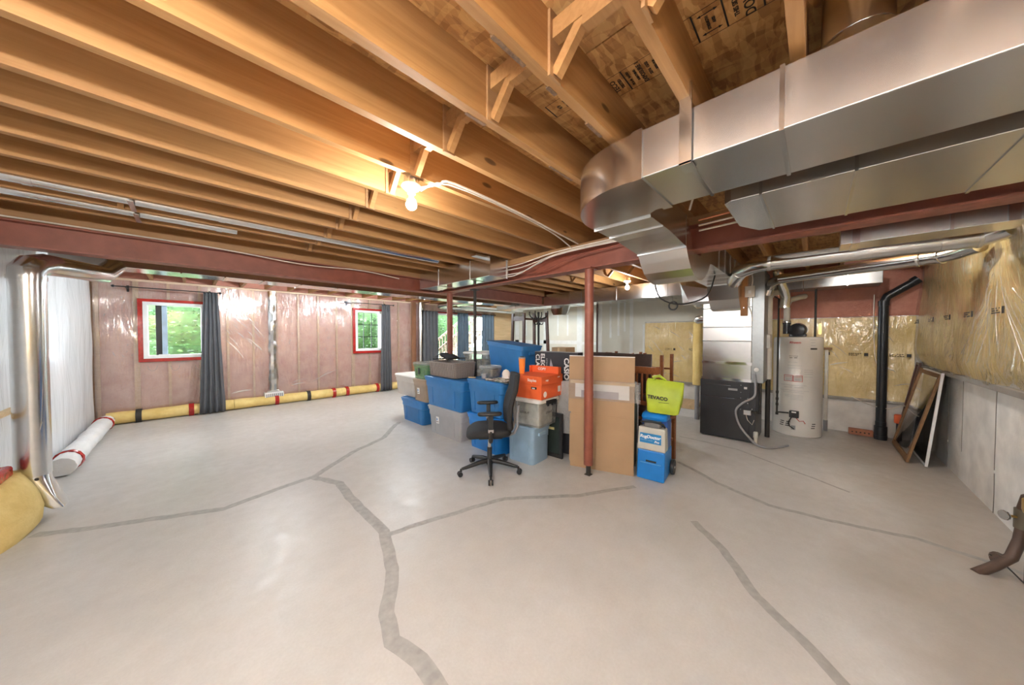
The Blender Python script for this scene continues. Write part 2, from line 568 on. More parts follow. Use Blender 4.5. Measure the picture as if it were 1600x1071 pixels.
for ci, (pl, w) in enumerate(zip(cracks, (.075, .08, .055, .05, .06, .03))):
    pts = []
    for i in range(len(pl) - 1):
        a = Vector(pl[i]); b = Vector(pl[i + 1]); n = max(2, int((b - a).length / .05))
        for k in range(n):
            q = a.lerp(b, k / n)
            j = Vector((nz(q.x, q.y, ci, 5), nz(q.y, q.x, ci + 9, 5))) * .012
            pts.append(q + j)
    pts.append(Vector(pl[-1]))
    g = G(); vs = []
    for i, q in enumerate(pts):
        t = (pts[min(i + 1, len(pts) - 1)] - pts[max(0, i - 1)]).normalized()
        nn = Vector((-t.y, t.x))
        ww = w * (.5 + .12 * nz(q.x, q.y, 3 + ci, 8))
        if i < 3 or i > len(pts) - 4: ww *= .6
        L = q + nn * ww; R = q - nn * (w - ww) 
        vs += [(L.x, L.y, .0004), (q.x, q.y, .003), (R.x, R.y, .0004)]
    fs = []
    for i in range(len(pts) - 1):
        fs += [(3 * i, 3 * i + 1, 3 * i + 4, 3 * i + 3), (3 * i + 1, 3 * i + 2, 3 * i + 5, 3 * i + 4)]
    g.add(vs, [f[::-1] for f in fs]).build('crack_patch', CRACKM, fl, smooth=60)

# ------------------------------------------------------------------ ceiling: deck panels, joists, bridging
ce = struct(G().box(X0 - .3, X2 + .3, Y0 - .3, Y1 + .3, ZD + .02, ZD + .12).build('ceiling', OSB), 'open joist ceiling of spruce joists under strand board')
pan = G().box(0, 1.214, 0, 2.436, 0, .018).build('subfloor_panel', OSB, ce)
first = True
x = X0 - .1; row = 0
while x < X2:
    y = Y0 - .1 - (1.22 if row % 2 else 0)
    while y < Y1:
        o = pan if first else pan.copy()
        if not first: COL.objects.link(o)
        first = False
        o.location = (x, y, ZD)
        y += 2.44
    x += 1.22; row += 1
SP = .3528
ys = [.0835 + SP * k for k in range(-3, 13)]         # far lower arris of each joist
jb = {}
def joist(a, b, along, pos):
    L = round(b - a, 3)
    if L not in jb:
        jb[L] = G().box(-L / 2, L / 2, -.021, .021, 0, ZD - ZJ).build('joist', JOIST, ce)
        o = jb[L]
    else:
        o = jb[L].copy(); COL.objects.link(o)
    if along == 'x':
        o.location = ((a + b) / 2, pos, ZJ)
    else:
        o.location = (pos, (a + b) / 2, ZJ); o.rotation_euler = (0, 0, PI / 2)
    return o
for y in ys:
    joist(X0, XB + .02, 'x', y - .021)
    if y < YB - .15:
        joist(XB + .06 if y < YB else XB, X1 if y < YJ else X2, 'x', y + .022)
k = 0
x = X0 + .25
while x < X2:
    joist(YB + .08, Y1 + .02, 'y', x); x += .406
for bx0, L_, by in ((.72, .14, .789), (1.02, .05, .789), (1.32, .12, .789), (.88, .10, 1.142), (1.5, .2, 1.142)):
    g = G()
    for q in range(7):
        u = bx0 + L_ * q / 6
        g.box(u, u + L_ / 6, by - .006 + .004 * nz(q, by, 1), by - .0195 + .03, ZJ - .0012, ZJ + .012 + .01 * abs(nz(q, by, 4)))
    g.build('bark_patch', plain('bark_edge', (.17, .095, .05), .9, var=.4, vs=60), ce)
G().box(X0, 5.9, YB - .02, YB + .02, ZJ + .0005, ZD - .001).build('rim_joist', JOIST, ce)
# bridging row at x = 1.0: block, plywood strip, sloping strut in every bay
bl = None
for i, y in enumerate(ys[:-1]):
    y0 = y; y1 = ys[i + 1] - .042
    if bl is None:
        w = y1 - y0
        bl = G().box(-.02, .02, 0, w, .13, .20).build('bridging_block', JOIST, ce)
        stp = G().box(-.035, .035, w - .012, w, -.012, .235).build('plywood_nailer', PLY, ce)
        stt = G().bar((0, w - .014, .0), (0, w * .52, .15), .04, .032, (1, 0, 0)).build('bridging_strut', JOIST, ce)
        stb = G().box(-.02, .02, .0, w * .55, .095, .13).build('bridging_strut', JOIST, ce)
        for o in (bl, stp, stt, stb): o.location = (1., y0, ZJ)
    else:
        for o in (bl, stp, stt, stb):
            c = o.copy(); COL.objects.link(c); c.location = (1. - .0 * i, y0, ZJ)
    if abs(y0 - 3.6115) < .02:
        c = stt.copy(); COL.objects.link(c); c.location = (-.35, y0, ZJ)
for y0 in ys[5:12]:      # bridging beyond the beam
    for o in (bl, stt):
        c = o.copy(); COL.objects.link(c); c.location = (4.95, y0 + .043, ZJ)
# mill stamps printed on the deck
def stamp(cx, cy, L, Wd, cells, flip=1):
    # printed frame in the bay; long side along y, lettering across
    z = ZD - .0008
    g = G()
    g.box(cx - Wd / 2, cx + Wd / 2, cy - L / 2, cy - L / 2 + .003, z - .0004, z)
    g.box(cx - Wd / 2, cx + Wd / 2, cy + L / 2 - .006, cy + L / 2, z - .0004, z)
    g.box(cx - Wd / 2, cx - Wd / 2 + .002, cy - L / 2, cy + L / 2, z - .0004, z)
    g.box(cx + Wd / 2 - .002, cx + Wd / 2, cy - L / 2, cy + L / 2, z - .0004, z)
    for yy, kind, s, sz in cells:
        if kind == 'bar':
            g.box(cx - Wd / 2, cx + Wd / 2, cy + yy - .003, cy + yy + .003, z - .0004, z)
        elif kind == 'arrow':
            for sx in (-1, 1):
                xx = cx + sx * Wd * .32
                g.box(xx - .002, xx + .002, cy + yy - .025, cy + yy + .025, z - .0004, z)
                for e in (-1, 1):
                    yt = cy + yy + e * .036
                    g.add([(xx, yt, z - .0004), (xx - .007, yt - e * .014, z - .0004), (xx + .007, yt - e * .014, z - .0004)], [(0, 1, 2)])
        else:
            text('stamp_lettering', s, sz, PRINTK, ce, frame_m((cx, cy + yy, z), (-1, 0, 0), (0, 1, 0)), bold=.0006)
    g.build('stamp_frame', PRINTK, ce)
stamp(1.50, .605, .34, .145, [(.13, 't', 'TECO', .034), (.10, 't', 'TESTED', .020), (.075, 'bar', '', 0), (.055, 't', 'PS 2-10   RATED', .014), (.025, 't', 'SHEATHING', .014),
      (0, 't', 'EXPOSURE 1', .026), (-.032, 't', '32/16  15/32', .017), (-.06, 't', 'SIZED FOR', .013), (-.09, 't', 'SPACING 24 IN', .017)])
stamp(1.45, .265, .40, .15, [(.165, 't', 'APA', .026), (.135, 't', '05  2.5', .018), (.105, 'bar', '', 0), (.055, 'arrow', '', 0), (.06, 't', 'STRENGTH', .014), (.04, 't', 'AXIS', .014), (.005, 'bar', '', 0),
      (-.03, 't', 'THIS SIDE', .022), (-.07, 't', 'DOWN', .046), (-.11, 'bar', '', 0), (-.135, 't', 'LIMITS', .018), (-.165, 't', 'ATTN', .016)])
stamp(1.42, .955, .24, .11, [(.06, 't', '69', .03), (.02, 't', 'GRADE', .018), (-.03, 't', 'TYPE 2  OSB', .014)])

# ------------------------------------------------------------------ steel beams and posts
def ibeam(name, L, label):
    t = thing(name, label, 'beam')
    G().box(-L / 2, L / 2, -.006, .006, .012, .20).build('web', RED, t)
    G().box(-L / 2, L / 2, -.085, .085, 0, .012).build('bottom_flange', REDD, t)
    G().box(-L / 2, L / 2, -.085, .085, .20, .212).build('top_flange', RED, t)
    G().box(-L / 2, L / 2, -.08, .08, .2125, ZJ - 2.2205).build('sill_plate', PLY, t)
    return t
ZB = 2.22
bm1 = ibeam('steel_beam', 5.86 - X0, 'red primed steel beam spanning in front of the pink window wall')
bm1.location = ((5.86 + X0) / 2, YB, ZB)
bm2 = ibeam('steel_beam', YB - .10 - Y0, 'red primed steel beam carrying white cables above the cardboard and leading over the ducts')
bm2.location = (XB, (YB - .10 + Y0) / 2, ZB); bm2.rotation_euler = (0, 0, PI / 2)
def post(x, y, r, label, mat=RED):
    t = thing('support_post', label, 'post', (x, y, 0))
    G().lathe([(r, .11), (r, ZB - .012)], n=20).build('tube', mat, t, smooth=40)
    G().lathe([(r * .55, .006), (r * .55, .11)], n=14).build('jack_screw', IRON, t, smooth=40)
    G().box(-.032, .032, -.032, .032, 0, .006).build('base_plate', IRON, t)
    G().box(-.08, .08, -.06, .06, ZB - .012, ZB).build('cap_plate', mat, t)
    G().lathe([(r * 1.04, .86), (r * 1.04, .90)], n=20).build('collar', mat, t, smooth=40)
    return t
post(2.985, 1.745, .048, 'round red steel post standing in front of the cardboard sheet')
post(3.06, 4.42, .048, 'round red steel post rising behind the wicker basket')
t = thing('support_post', 'slim black steel post beside the clear storage tote', 'post', (3.12, 3.83, 0))
G().lathe([(.024, .008), (.024, ZB - .01)], n=14).build('tube', IRON, t, smooth=40)
G().box(-.05, .05, -.05, .05, 0, .008).build('base_plate', IRON, t)
G().box(-.06, .06, -.05, .05, ZB - .01, ZB).build('cap_plate', IRON, t)

# ------------------------------------------------------------------ walls
# --- window wall (y = Y1)
WIN = [(-.56, .23, 1.09, 2.11), (3.02, 3.74, 1.10, 2.17), (5.38, 7.58, .06, 2.22)]
def in_win(x, z, pad=0.):
    return any(a - pad < x < b + pad and c - pad < z < d + pad for a, b, c, d in WIN)
xs_cut = sorted(set([X0 - .2, X2 + .2] + [v for w in WIN for v in w[:2]]))
zs_cut = sorted(set([0., ZD] + [v for w in WIN for v in w[2:]]))
g = G()
for i in range(len(xs_cut) - 1):
    for j in range(len(zs_cut) - 1):
        a, b, c, d = xs_cut[i], xs_cut[i + 1], zs_cut[j], zs_cut[j + 1]
        if not in_win((a + b) / 2, (c + d) / 2):
            g.box(a, b, Y1 + .13, Y1 + .27, c, d)
ww = struct(g.build('wall_window', STUD), 'long stud wall filled with pink insulation behind clear plastic sheeting')
sx = X0 + .02
studs = []
while sx < X2 - .03:
    studs.append(sx); sx += .406
stud_segs = []
for sx in studs:
    segs = [(.04, ZJ - .04)]
    for a, b, c, d in WIN:
        if a - .05 < sx + .019 < b + .05:
            segs = [(.04, c - .06), (d + .06, ZJ - .04)]
    for z0, z1 in segs:
        if z1 - z0 > .05:
            G().box(sx, sx + .038, Y1 + .035, Y1 + .13, z0, z1).build('stud', STUD, ww)
        stud_segs.append((sx, z0, z1))
for a, b, c, d in WIN:
    for xx in (a - .085, b + .045):
        G().box(xx, xx + .04, Y1 + .03, Y1 + .129, .04, ZJ - .04).build('stud', STUD, ww)
G().box(X0, X2, Y1 + .03, Y1 + .13, 0, .038).build('bottom_plate', STUD, ww)
G().box(X0, X2, Y1 + .0, Y1 + .13, ZJ - .04, ZJ - .002).build('top_plate', STUD, ww)
for sx in studs:
    a, b = sx + .038, sx + .406
    for z0, z1 in ((.04, 1.02), (1.02, ZJ - .04)):
        zlist = [z0 + (z1 - z0) * q / 8 for q in range(9)]
        ul = [a + (b - a) * q / 6 for q in range(7)]
        def fn(u, v, a=a, b=b):
            s = math.sin(PI * (u - a) / (b - a))
            return (u, Y1 + .075 - .03 * max(0, s) ** .5 - .012 * nz(u, v, 2, 4), v)
        gg = G().grid(ul, zlist, fn, skip=lambda u, v: in_win(u, v, .05))
        if gg.f:
            gg.build('insulation_batt', PINK, ww, smooth=80)
for sx in [X0 + .25 + .406 * k for k in range(25)]:
    if sx < X2:
        G().box(sx + .021, sx + .385, Y1 - .02, Y1 + .1, ZJ + .005, ZD - .01).build('rim_batt', PINKR, ww)
# clear sheet with openings
us = sorted(set([round(v, 3) for v in lin(X0, X2, 130)] + [v + s for w in WIN for v, s in ((w[0], -.02), (w[1], .02))]))
vs = sorted(set([round(v, 3) for v in lin(.14, ZJ - .01, 36)] + [v + s for w in WIN for v, s in ((w[2], -.02), (w[3], .02))]))
def sheet_fn(u, v):
    w = .020 * nz(u, v, 0, 1.6) + .008 * nz(u + v * .8, v * .3 - u * .2, 5, 6)
    return (u, Y1 + .012 + w, v)
G().grid(us, vs, sheet_fn, skip=lambda u, v: in_win(u, v, .015)).build('plastic_sheet', SHEETP, ww, smooth=180)
# red sheathing tape round the openings, window units
for wi, (a, b, c, d) in enumerate(WIN):
    wn = thing('window_%d' % (wi + 1) if wi < 2 else 'door_1', None, None, ((a + b) / 2, Y1, c))
    struct(wn, ['small white slider window with red taped edges and greenery outside', 'small white window with dark muntin grid and red taped edge', 'wide white patio door showing wooden deck stairs outside'][wi])
    w, h = b - a, d - c
    def fr(name, x0, x1, z0, z1, y0, y1, mat):
        return G().box(x0 - (a + b) / 2, x1 - (a + b) / 2, y0 - Y1, y1 - Y1, z0 - c, z1 - c).build(name, mat, wn, bevel=.003)
    tw = .06
    fr('tape_strip', a - tw, b + tw, d, d + tw * .85, Y1 - .022, Y1 + .03, RTAPE)
    if wi < 2:
        fr('tape_strip', a - tw, b + tw, c - tw, c, Y1 - .022, Y1 + .03, RTAPE)
    fr('tape_strip', a - tw, a, c, d, Y1 - .022, Y1 + .03, RTAPE)
    fr('tape_strip', b, b + tw, c, d, Y1 - .022, Y1 + .03, RTAPE)
    jw = .055
    fr('frame_jamb', a, a + jw, c, d, Y1 - .03, Y1 + .20, WHITEF)
    fr('frame_jamb', b - jw, b, c, d, Y1 - .03, Y1 + .20, WHITEF)
    fr('frame_head', a + jw, b - jw, d - jw, d, Y1 - .03, Y1 + .20, WHITEF)
    fr('frame_sill', a + jw, b - jw, c, c + jw, Y1 - .03, Y1 + .20, WHITEF)
    fr('pane', a + jw, b - jw, c + jw, d - jw, Y1 + .145, Y1 + .149, GLASS)
    if wi == 0:
        xm = a + jw + .09
        fr('meeting_stile', xm, xm + .075, c + jw, d - jw, Y1 + .10, Y1 + .14, DARKMETAL)
        fr('sash_edge', xm + .077, xm + .145, c + jw, d - jw, Y1 + .09, Y1 + .14, plain('blue_white_sash', (.42, .55, .70), .4))
        fr('latch', xm + .03, xm + .17, c + jw, c + jw + .012, Y1 + .06, Y1 + .09, WHITEF)
    elif wi == 1:
        for q in (1, 2):
            xx = a + jw + (w - 2 * jw) * q / 3
            fr('muntin', xx - .008, xx + .008, c + jw, d - jw, Y1 + .12, Y1 + .14, DARKMETAL)
            zz = c + jw + (h - 2 * jw) * q / 3
            fr('muntin', a + jw, b - jw, zz - .008, zz + .008, Y1 + .115, Y1 + .135, DARKMETAL)
    else:
        for xx in ((a + b) / 2 - .04, (a + b) / 2 + .24):
            fr('stile', xx, xx + .07, c + jw, d - jw, Y1 + .10, Y1 + .14, WHITEF)
# wrapped batt roll along the foot of the window wall
def roll(p0, p1, r, mat, parent_name, label, seed, squash=1.):
    a = Vector(p0); b = Vector(p1)
    t = thing(parent_name, label, 'insulation roll', (a + b) / 2)
    n = max(6, int((b - a).length / .09))
    path = []; rr = []
    for i in range(n + 1):
        q = a.lerp(b, i / n) - (a + b) / 2
        path.append((q.x + .01 * nz(q.x, q.y, seed, 4), q.y + .012 * nz(q.y, q.x, seed + 5, 4), 0))
        rr.append(r * (1 + .14 * nz(i * .35, seed, 0)))
    g = G().tube(path, rr, 12)
    g.v = [(v[0], v[1], max(v[2], -r * .86) * squash) for v in g.v]
    g.build('wrapped_batt', mat, t, smooth=70)
    return t
segs = [(X0 + .12, .62), (.62, 2.62), (2.62, 4.3), (4.3, 5.3)]
names = ['from the corner to under the first small window', 'under the crumpled foil duct', 'under the window with the muntin grid', 'beside the patio door']
for i, ((a, b), nm) in enumerate(zip(segs, names)):
    t = roll((a + .004, Y1 - .135, .105), (b - .004, Y1 - .135, .105), .105, YELL, 'insulation_roll', 'yellow insulation roll at the wall foot ' + nm, i)
    cx = (a + b) / 2
    for xx in ([-.62, .02] if i == 0 else [1.32, 1.92, 2.45] if i == 1 else [2.75, 3.5] if i == 2 else [4.6]):
        if a < xx < b:
            G().lathe([(.121, -.035), (.121, .035)], (xx - cx, 0, -.002), 12, rot_to((1, 0, 0))).build('red_tape_band', RTAPE if xx not in (-.62, 1.92) else IRON, t, smooth=50)
            t.children[-1].scale = (1, 1, .97)
t = roll((X0 + .14, 5.72, .10), (X0 + .14, Y1 - .29, .10), .10, WHITEB, 'insulation_roll', 'white plastic wrapped insulation roll along the foot of the milky sheeted wall', 9)
for yy in (-1.0, 1.05):
    G().lathe([(.116, -.02), (.116, .02)], (0, yy, 0), 12, rot_to((.25, 1, 0))).build('red_tape_band', RTAPE, t, smooth=50)

# --- left wall (x = X0): milky sheet over pale insulation
wl = struct(G().box(X0 - .30, X0 - .10, Y0 - .2, Y1 + .3, 0, ZD).build('wall_left', WHITEB), 'wall covered with milky plastic sheeting over insulation')
G().box(X0 - .1, X0 - .05, Y0, Y1, .0, ZD).build('insulation_batt', WHITEB, wl)
def lw_fn(u, v):
    w = .03 * nz(u, v * .5, 3, 2) + .012 * nz(u * 3, v * .4, 1, 5)
    return (X0 - .01 + w, u, v)
G().grid(lin(Y0, Y1 - .02, 90), lin(.05, ZJ, 30), lw_fn).build('plastic_sheet', SHEETW, wl, smooth=180)
G().box(X0 - .005, X0 + .035, 3.0, 5.32, .83, .87).build('seam_strip', PALEW, wl)
# yellow batt slumping at the foot of that wall, red tape above it
t = thing('slumped_insulation', 'yellow insulation batt bulging under red tape beside the silver vent pipe', 'insulation', (X0 + .11, 4.33, 0))
loops = []
for zz, s in ((0., .13), (.05, .165), (.16, .175), (.28, .15), (.36, .11), (.42, .07)):
    lp = []
    for k in range(20):
        a = 2 * PI * k / 20
        lp.append((s * math.cos(a) * (1 + .1 * nz(k, zz * 4, 3, .7)), (.36 - .12 * zz) * math.sin(a) + .04 * nz(k, zz, 1, .5) - .02, zz))
    loops.append(lp)
g = G().loft(loops)
g.v = [(max(v[0], -.10), v[1], v[2]) for v in g.v]
g.build('batt', YELL, t, smooth=60)
g = G().box(-.10, .03, -.5, .13, .41, .50)
g.build('red_tape_band', RTAPE, t, bevel=.02)

# --- foundation wall on the right (y = Y0)
wr = struct(G().box(X0 - .2, X1 + .2, Y0 - .25, Y0, 0, ZD).build('wall_right', FOUND), 'poured concrete wall with yellow plastic covered insulation above')
def rw_fn(u, v):
    t_ = (v - 1.1) / 1.4
    folds = .03 * math.sin(13 * (u - .55 * v) + 2.5 * nz(u, v, 0, 1.2)) * (.4 + .6 * nz(u, v, 4, .8) ** 2 * 3)
    return (u, Y0 + .085 + folds * .6 + .05 * nz(u, v, 1, 1.4) - .05 * max(0, .1 - t_) * 8, v)
us = lin(X0, X1 - .02, 150)
G().grid(us, lin(1.10, ZD - .01, 32), lambda u, v: (u, rw_fn(u, v)[1] - .03, v)).build('insulation_batt', YELL, wr, smooth=180)
G().grid(us, lin(1.085, ZD - .01, 32), rw_fn).build('plastic_sheet', SHEETY, wr, smooth=180)
G().box(X0, X1, Y0 + .001, Y0 + .06, 1.055, 1.10).build('sheet_hem', plain('grey_hem', (.30, .28, .25), .7), wr)
for xx, zz in ((4.72, .0), (5.55, .3), (6.02, .0)):
    path = [(xx + .012 * nz(zz, q, 2, 3), Y0 + .001, q) for q in lin(zz, 1.05, 14)]
    G().tube(path, .0035, 5).build('hairline_crack', plain('crack_line', (.20, .18, .16), .9), wr)
for zz, px in ((.35, 4.72), (.3, 6.02)):
    G().lathe([(.015, 0), (.012, .006)], (px, Y0, zz), 10, rot_to((0, 1, 0))).build('form_tie_plug', FOUND, wr)
# --- utility wall (x = X1)
wb = struct(G().box(X1, X1 + .2, Y0 - .2, YJ, 0, ZD).build('wall_back', FOUND), 'utility wall of concrete below and yellow insulation above')
def ub_fn(u, v):
    return (X1 - .08 + .03 * nz(u, v, 7, 2.2) + .016 * nz(u * 2, v * .7, 2, 4), u, v)
us = lin(Y0 + .1, 2.74, 60); vs = lin(.55, 1.78, 22)
G().grid(us, vs, lambda u, v: (ub_fn(u, v)[0] + .03, u, v)).build('insulation_batt', YELL, wb, smooth=180)
G().grid(us, lin(.53, 1.79, 22), ub_fn).build('plastic_sheet', SHEETY, wb, smooth=180)
G().grid(lin(2.74, YJ, 14), lin(.55, .90, 6), lambda u, v: (ub_fn(u, v)[0] + .02, u, v)).build('insulation_batt', YELL, wb, smooth=180)
G().box(X1 - .05, X1, Y0, 2.74, .50, .55).build('sheet_hem', MATS['grey_hem'], wb)
for i in range(12):
    y0 = Y0 + .05 + i * .406
    if y0 < 1.1:
        G().grid(lin(y0, y0 + .406, 6), lin(1.79, ZD - .01, 10), lambda u, v: (X1 - .05 - .03 * nz(u, v, 3, 3), u, v)).build('rim_batt', PINKR, wb, smooth=80)
G().box(X1 - .035, X1 - .0, 2.74, YJ, .88, ZD - .01).build('drywall_panel', DRYW, wb)
G().box(X1 - .035, X1 - .0, 1.18, 2.739, 1.80, ZD - .01).build('drywall_panel', DRYW, wb)
for y0, y1, z0, z1 in ((3.02, 3.10, .95, 2.3), (2.76, 2.80, .9, 1.75), (3.80, 3.90, .9, 2.45), (3.35, 3.40, 1.5, 2.3), (3.55, 3.60, 1.45, 2.2), (2.85, 3.9, .93, .97), (3.2, 3.24, 1.6, 2.3)):
    G().box(X1 - .038, X1 - .035, y0, y1, z0, z1).build('joint_compound', MUD, wb)
G().box(X1 - .06, X1 + .0, YJ - .04, YJ - .005, .0, ZD - .01).build('corner_post', DARKW, wb)
# black print lines on the vapour sheets
def print_row(parent, pts, d, up, n_):
    """short printed blocks on the sheet: rows of small marks with a heavier logo block"""
    for (p, sc) in pts:
        P = Vector(p); d_ = Vector(d); u_ = Vector(up); nn = Vector(n_)
        R = Matrix((d_, u_, nn)).transposed()
        g = G()
        g.obox(P + d_ * .10 * sc, (.045 * sc, .05 * sc, .001), R)
        for r_, L in ((.016, .15), (0, .12), (-.016, .16)):
            for q in range(6):
                if random.random() < .8:
                    g.obox(P + d_ * (-.09 + L * q / 6) * sc + u_ * r_ * sc, (L / 8 * sc, .009 * sc, .001), R)
        g.build('sheet_print', PRINTK, parent)
print_row(wr, [((x_, Y0 + .18, 1.68), 1.) for x_ in (3.4, 4.0, 4.6, 5.2, 5.8, 6.5)], (-1, 0, 0), (0, 0, 1), (0, 1, 0))
print_row(wb, [((X1 - .13, y_, 1.22), .9) for y_ in (-.85, -.45, -.05, 1.75, 2.2)], (0, -1, 0), (0, 0, 1), (-1, 0, 0))

# sheet creases, with white glare streaks put into their colour
GLARE_CREASE = clear_sheet('glare_crease', .2, .16, .4, 0., 3., haze=.42, hazec=(1., .98, .95))
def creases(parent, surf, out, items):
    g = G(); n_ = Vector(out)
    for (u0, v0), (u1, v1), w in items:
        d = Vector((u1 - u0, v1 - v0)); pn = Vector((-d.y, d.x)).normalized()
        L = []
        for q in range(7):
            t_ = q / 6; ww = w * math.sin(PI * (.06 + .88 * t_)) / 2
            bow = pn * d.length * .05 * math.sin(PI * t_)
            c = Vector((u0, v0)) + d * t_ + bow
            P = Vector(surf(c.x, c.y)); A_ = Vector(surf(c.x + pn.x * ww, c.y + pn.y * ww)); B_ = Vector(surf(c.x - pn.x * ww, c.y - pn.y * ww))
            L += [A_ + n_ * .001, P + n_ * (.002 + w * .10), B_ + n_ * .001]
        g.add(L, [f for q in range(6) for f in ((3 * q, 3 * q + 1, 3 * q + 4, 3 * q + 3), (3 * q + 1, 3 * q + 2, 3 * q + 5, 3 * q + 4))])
    tag(g.build('glare_crease', GLARE_CREASE, parent, smooth=70), kind='stuff')
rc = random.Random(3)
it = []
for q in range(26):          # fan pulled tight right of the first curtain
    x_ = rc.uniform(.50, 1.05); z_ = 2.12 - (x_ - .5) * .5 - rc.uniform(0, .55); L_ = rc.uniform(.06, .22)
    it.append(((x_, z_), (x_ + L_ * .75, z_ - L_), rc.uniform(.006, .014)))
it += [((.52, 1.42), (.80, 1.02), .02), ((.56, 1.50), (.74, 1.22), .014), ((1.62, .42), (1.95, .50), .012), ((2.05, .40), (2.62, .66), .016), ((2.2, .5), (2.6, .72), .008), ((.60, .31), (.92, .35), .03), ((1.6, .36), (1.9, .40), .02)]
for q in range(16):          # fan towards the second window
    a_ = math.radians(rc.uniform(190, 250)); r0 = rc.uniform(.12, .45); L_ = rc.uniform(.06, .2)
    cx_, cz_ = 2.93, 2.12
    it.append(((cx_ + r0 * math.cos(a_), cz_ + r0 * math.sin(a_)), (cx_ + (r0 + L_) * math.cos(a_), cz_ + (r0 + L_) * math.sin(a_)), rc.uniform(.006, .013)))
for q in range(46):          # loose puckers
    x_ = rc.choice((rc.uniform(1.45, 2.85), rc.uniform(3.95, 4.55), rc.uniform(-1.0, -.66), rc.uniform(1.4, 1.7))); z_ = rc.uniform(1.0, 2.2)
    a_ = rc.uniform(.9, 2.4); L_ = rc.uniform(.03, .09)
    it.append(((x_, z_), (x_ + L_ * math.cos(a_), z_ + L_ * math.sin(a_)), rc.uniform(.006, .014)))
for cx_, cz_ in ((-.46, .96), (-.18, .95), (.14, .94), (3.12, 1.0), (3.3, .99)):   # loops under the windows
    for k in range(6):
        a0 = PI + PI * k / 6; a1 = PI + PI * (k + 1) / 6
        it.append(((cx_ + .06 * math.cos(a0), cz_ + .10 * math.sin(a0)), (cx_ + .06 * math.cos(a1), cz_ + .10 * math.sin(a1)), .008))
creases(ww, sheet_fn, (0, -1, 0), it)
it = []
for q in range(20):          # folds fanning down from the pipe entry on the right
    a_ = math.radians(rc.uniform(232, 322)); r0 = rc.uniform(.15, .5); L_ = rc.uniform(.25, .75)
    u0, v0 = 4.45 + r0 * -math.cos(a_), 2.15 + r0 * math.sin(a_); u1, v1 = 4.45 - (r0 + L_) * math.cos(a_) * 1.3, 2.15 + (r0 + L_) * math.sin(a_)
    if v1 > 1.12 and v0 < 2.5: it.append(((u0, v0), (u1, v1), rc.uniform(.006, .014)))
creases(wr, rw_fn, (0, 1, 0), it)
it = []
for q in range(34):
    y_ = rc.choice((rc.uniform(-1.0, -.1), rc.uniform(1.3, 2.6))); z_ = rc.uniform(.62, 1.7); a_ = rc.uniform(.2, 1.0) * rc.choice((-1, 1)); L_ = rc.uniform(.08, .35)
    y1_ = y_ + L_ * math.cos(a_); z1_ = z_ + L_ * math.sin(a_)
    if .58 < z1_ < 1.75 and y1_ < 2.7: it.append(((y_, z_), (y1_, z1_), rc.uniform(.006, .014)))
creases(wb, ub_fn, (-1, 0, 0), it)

# --- jog and far drywall wall
wj = struct(G().box(X1 + .2, X2 + .2, YJ - .12, YJ, 0, ZD).build('wall_jog', DRYW), 'short drywall return behind the utility wall')
wf = struct(G().box(X2, X2 + .2, YJ, Y1 + .3, 0, ZD).build('wall_far', DRYW), 'unpainted drywall wall with joint compound strips')
for y0, y1, z0, z1 in ((5.42, 5.62, 0, 2.5), (5.62, 8.5, 1.22, 1.34), (4.1, 5.42, 1.22, 1.30), (6.85, 7.0, .1, 2.5), (8.2, 8.4, 0, 2.5)):
    G().box(X2 - .004, X2, y0, y1, z0, z1).build('joint_compound', MUD, wf)
for y0 in (4.5, 4.85, 5.15, 5.95, 6.35, 7.4, 7.8):
    for z0, z1 in ((1.5, 2.2), (.4, 1.05)):
        G().box(X2 - .003, X2, y0, y0 + .06, z0, z1).build('joint_compound', MUD, wf)
tr_ = struct(G().box(7.92, X2 - .01, Y1 - .012, Y1 + .005, 0, ZJ - .04).build('trim_1', PALEW), 'bare plywood panel beside the patio door curtain')

# ------------------------------------------------------------------ lamps
def lampholder(x, y, zt, label, BULB):
    t = thing('ceiling_lampholder', label, 'lamp', (x, y, zt), group='bare bulb lampholders')
    G().lathe([(.050, 0), (.052, -.042), (.045, -.044)], n=8).build('junction_box', GALVD, t)
    G().lathe([(.058, -.044), (.060, -.055), (.045, -.070), (.026, -.078), (.024, -.098)], n=24).build('porcelain_base', PORC, t, smooth=50)
    G().lathe([(.0135, -.098), (.0145, -.125)], n=16).build('bulb_collar', WHITEP, t, smooth=50)
    prof = [(.0145, -.125)]
    for q in range(1, 12):
        a = PI * q / 12
        prof.append((.033 * math.sin(a) if q > 2 else .0145 + .006 * q, -.128 - .033 + .033 * math.cos(a) - .006))
    prof.append((.002, -.200))
    G().lathe(prof, n=20).build('bulb', BULB, t, smooth=80)
    return t
LL = ['bare bulb in white porcelain lampholder hung from joists before the steel beam', 'bare bulb lampholder under the joists next to the furnace trunk duct',
      'added unseen fill bulb overhead in the empty corner', 'added hidden bulb standing in for daylight before the small slider window', 'added hidden fill bulb between joists near the far drywall', 'added unseen fill bulb overhead by the concrete wall', 'added hidden fill bulb between joists over the utility corner', 'added hidden bulb standing in for daylight before the muntin grid window']
for (xy, zt), lb, bmat in zip(BULBS, LL, BULBM):
    lampholder(xy[0], xy[1], zt - .0005, lb, bmat)
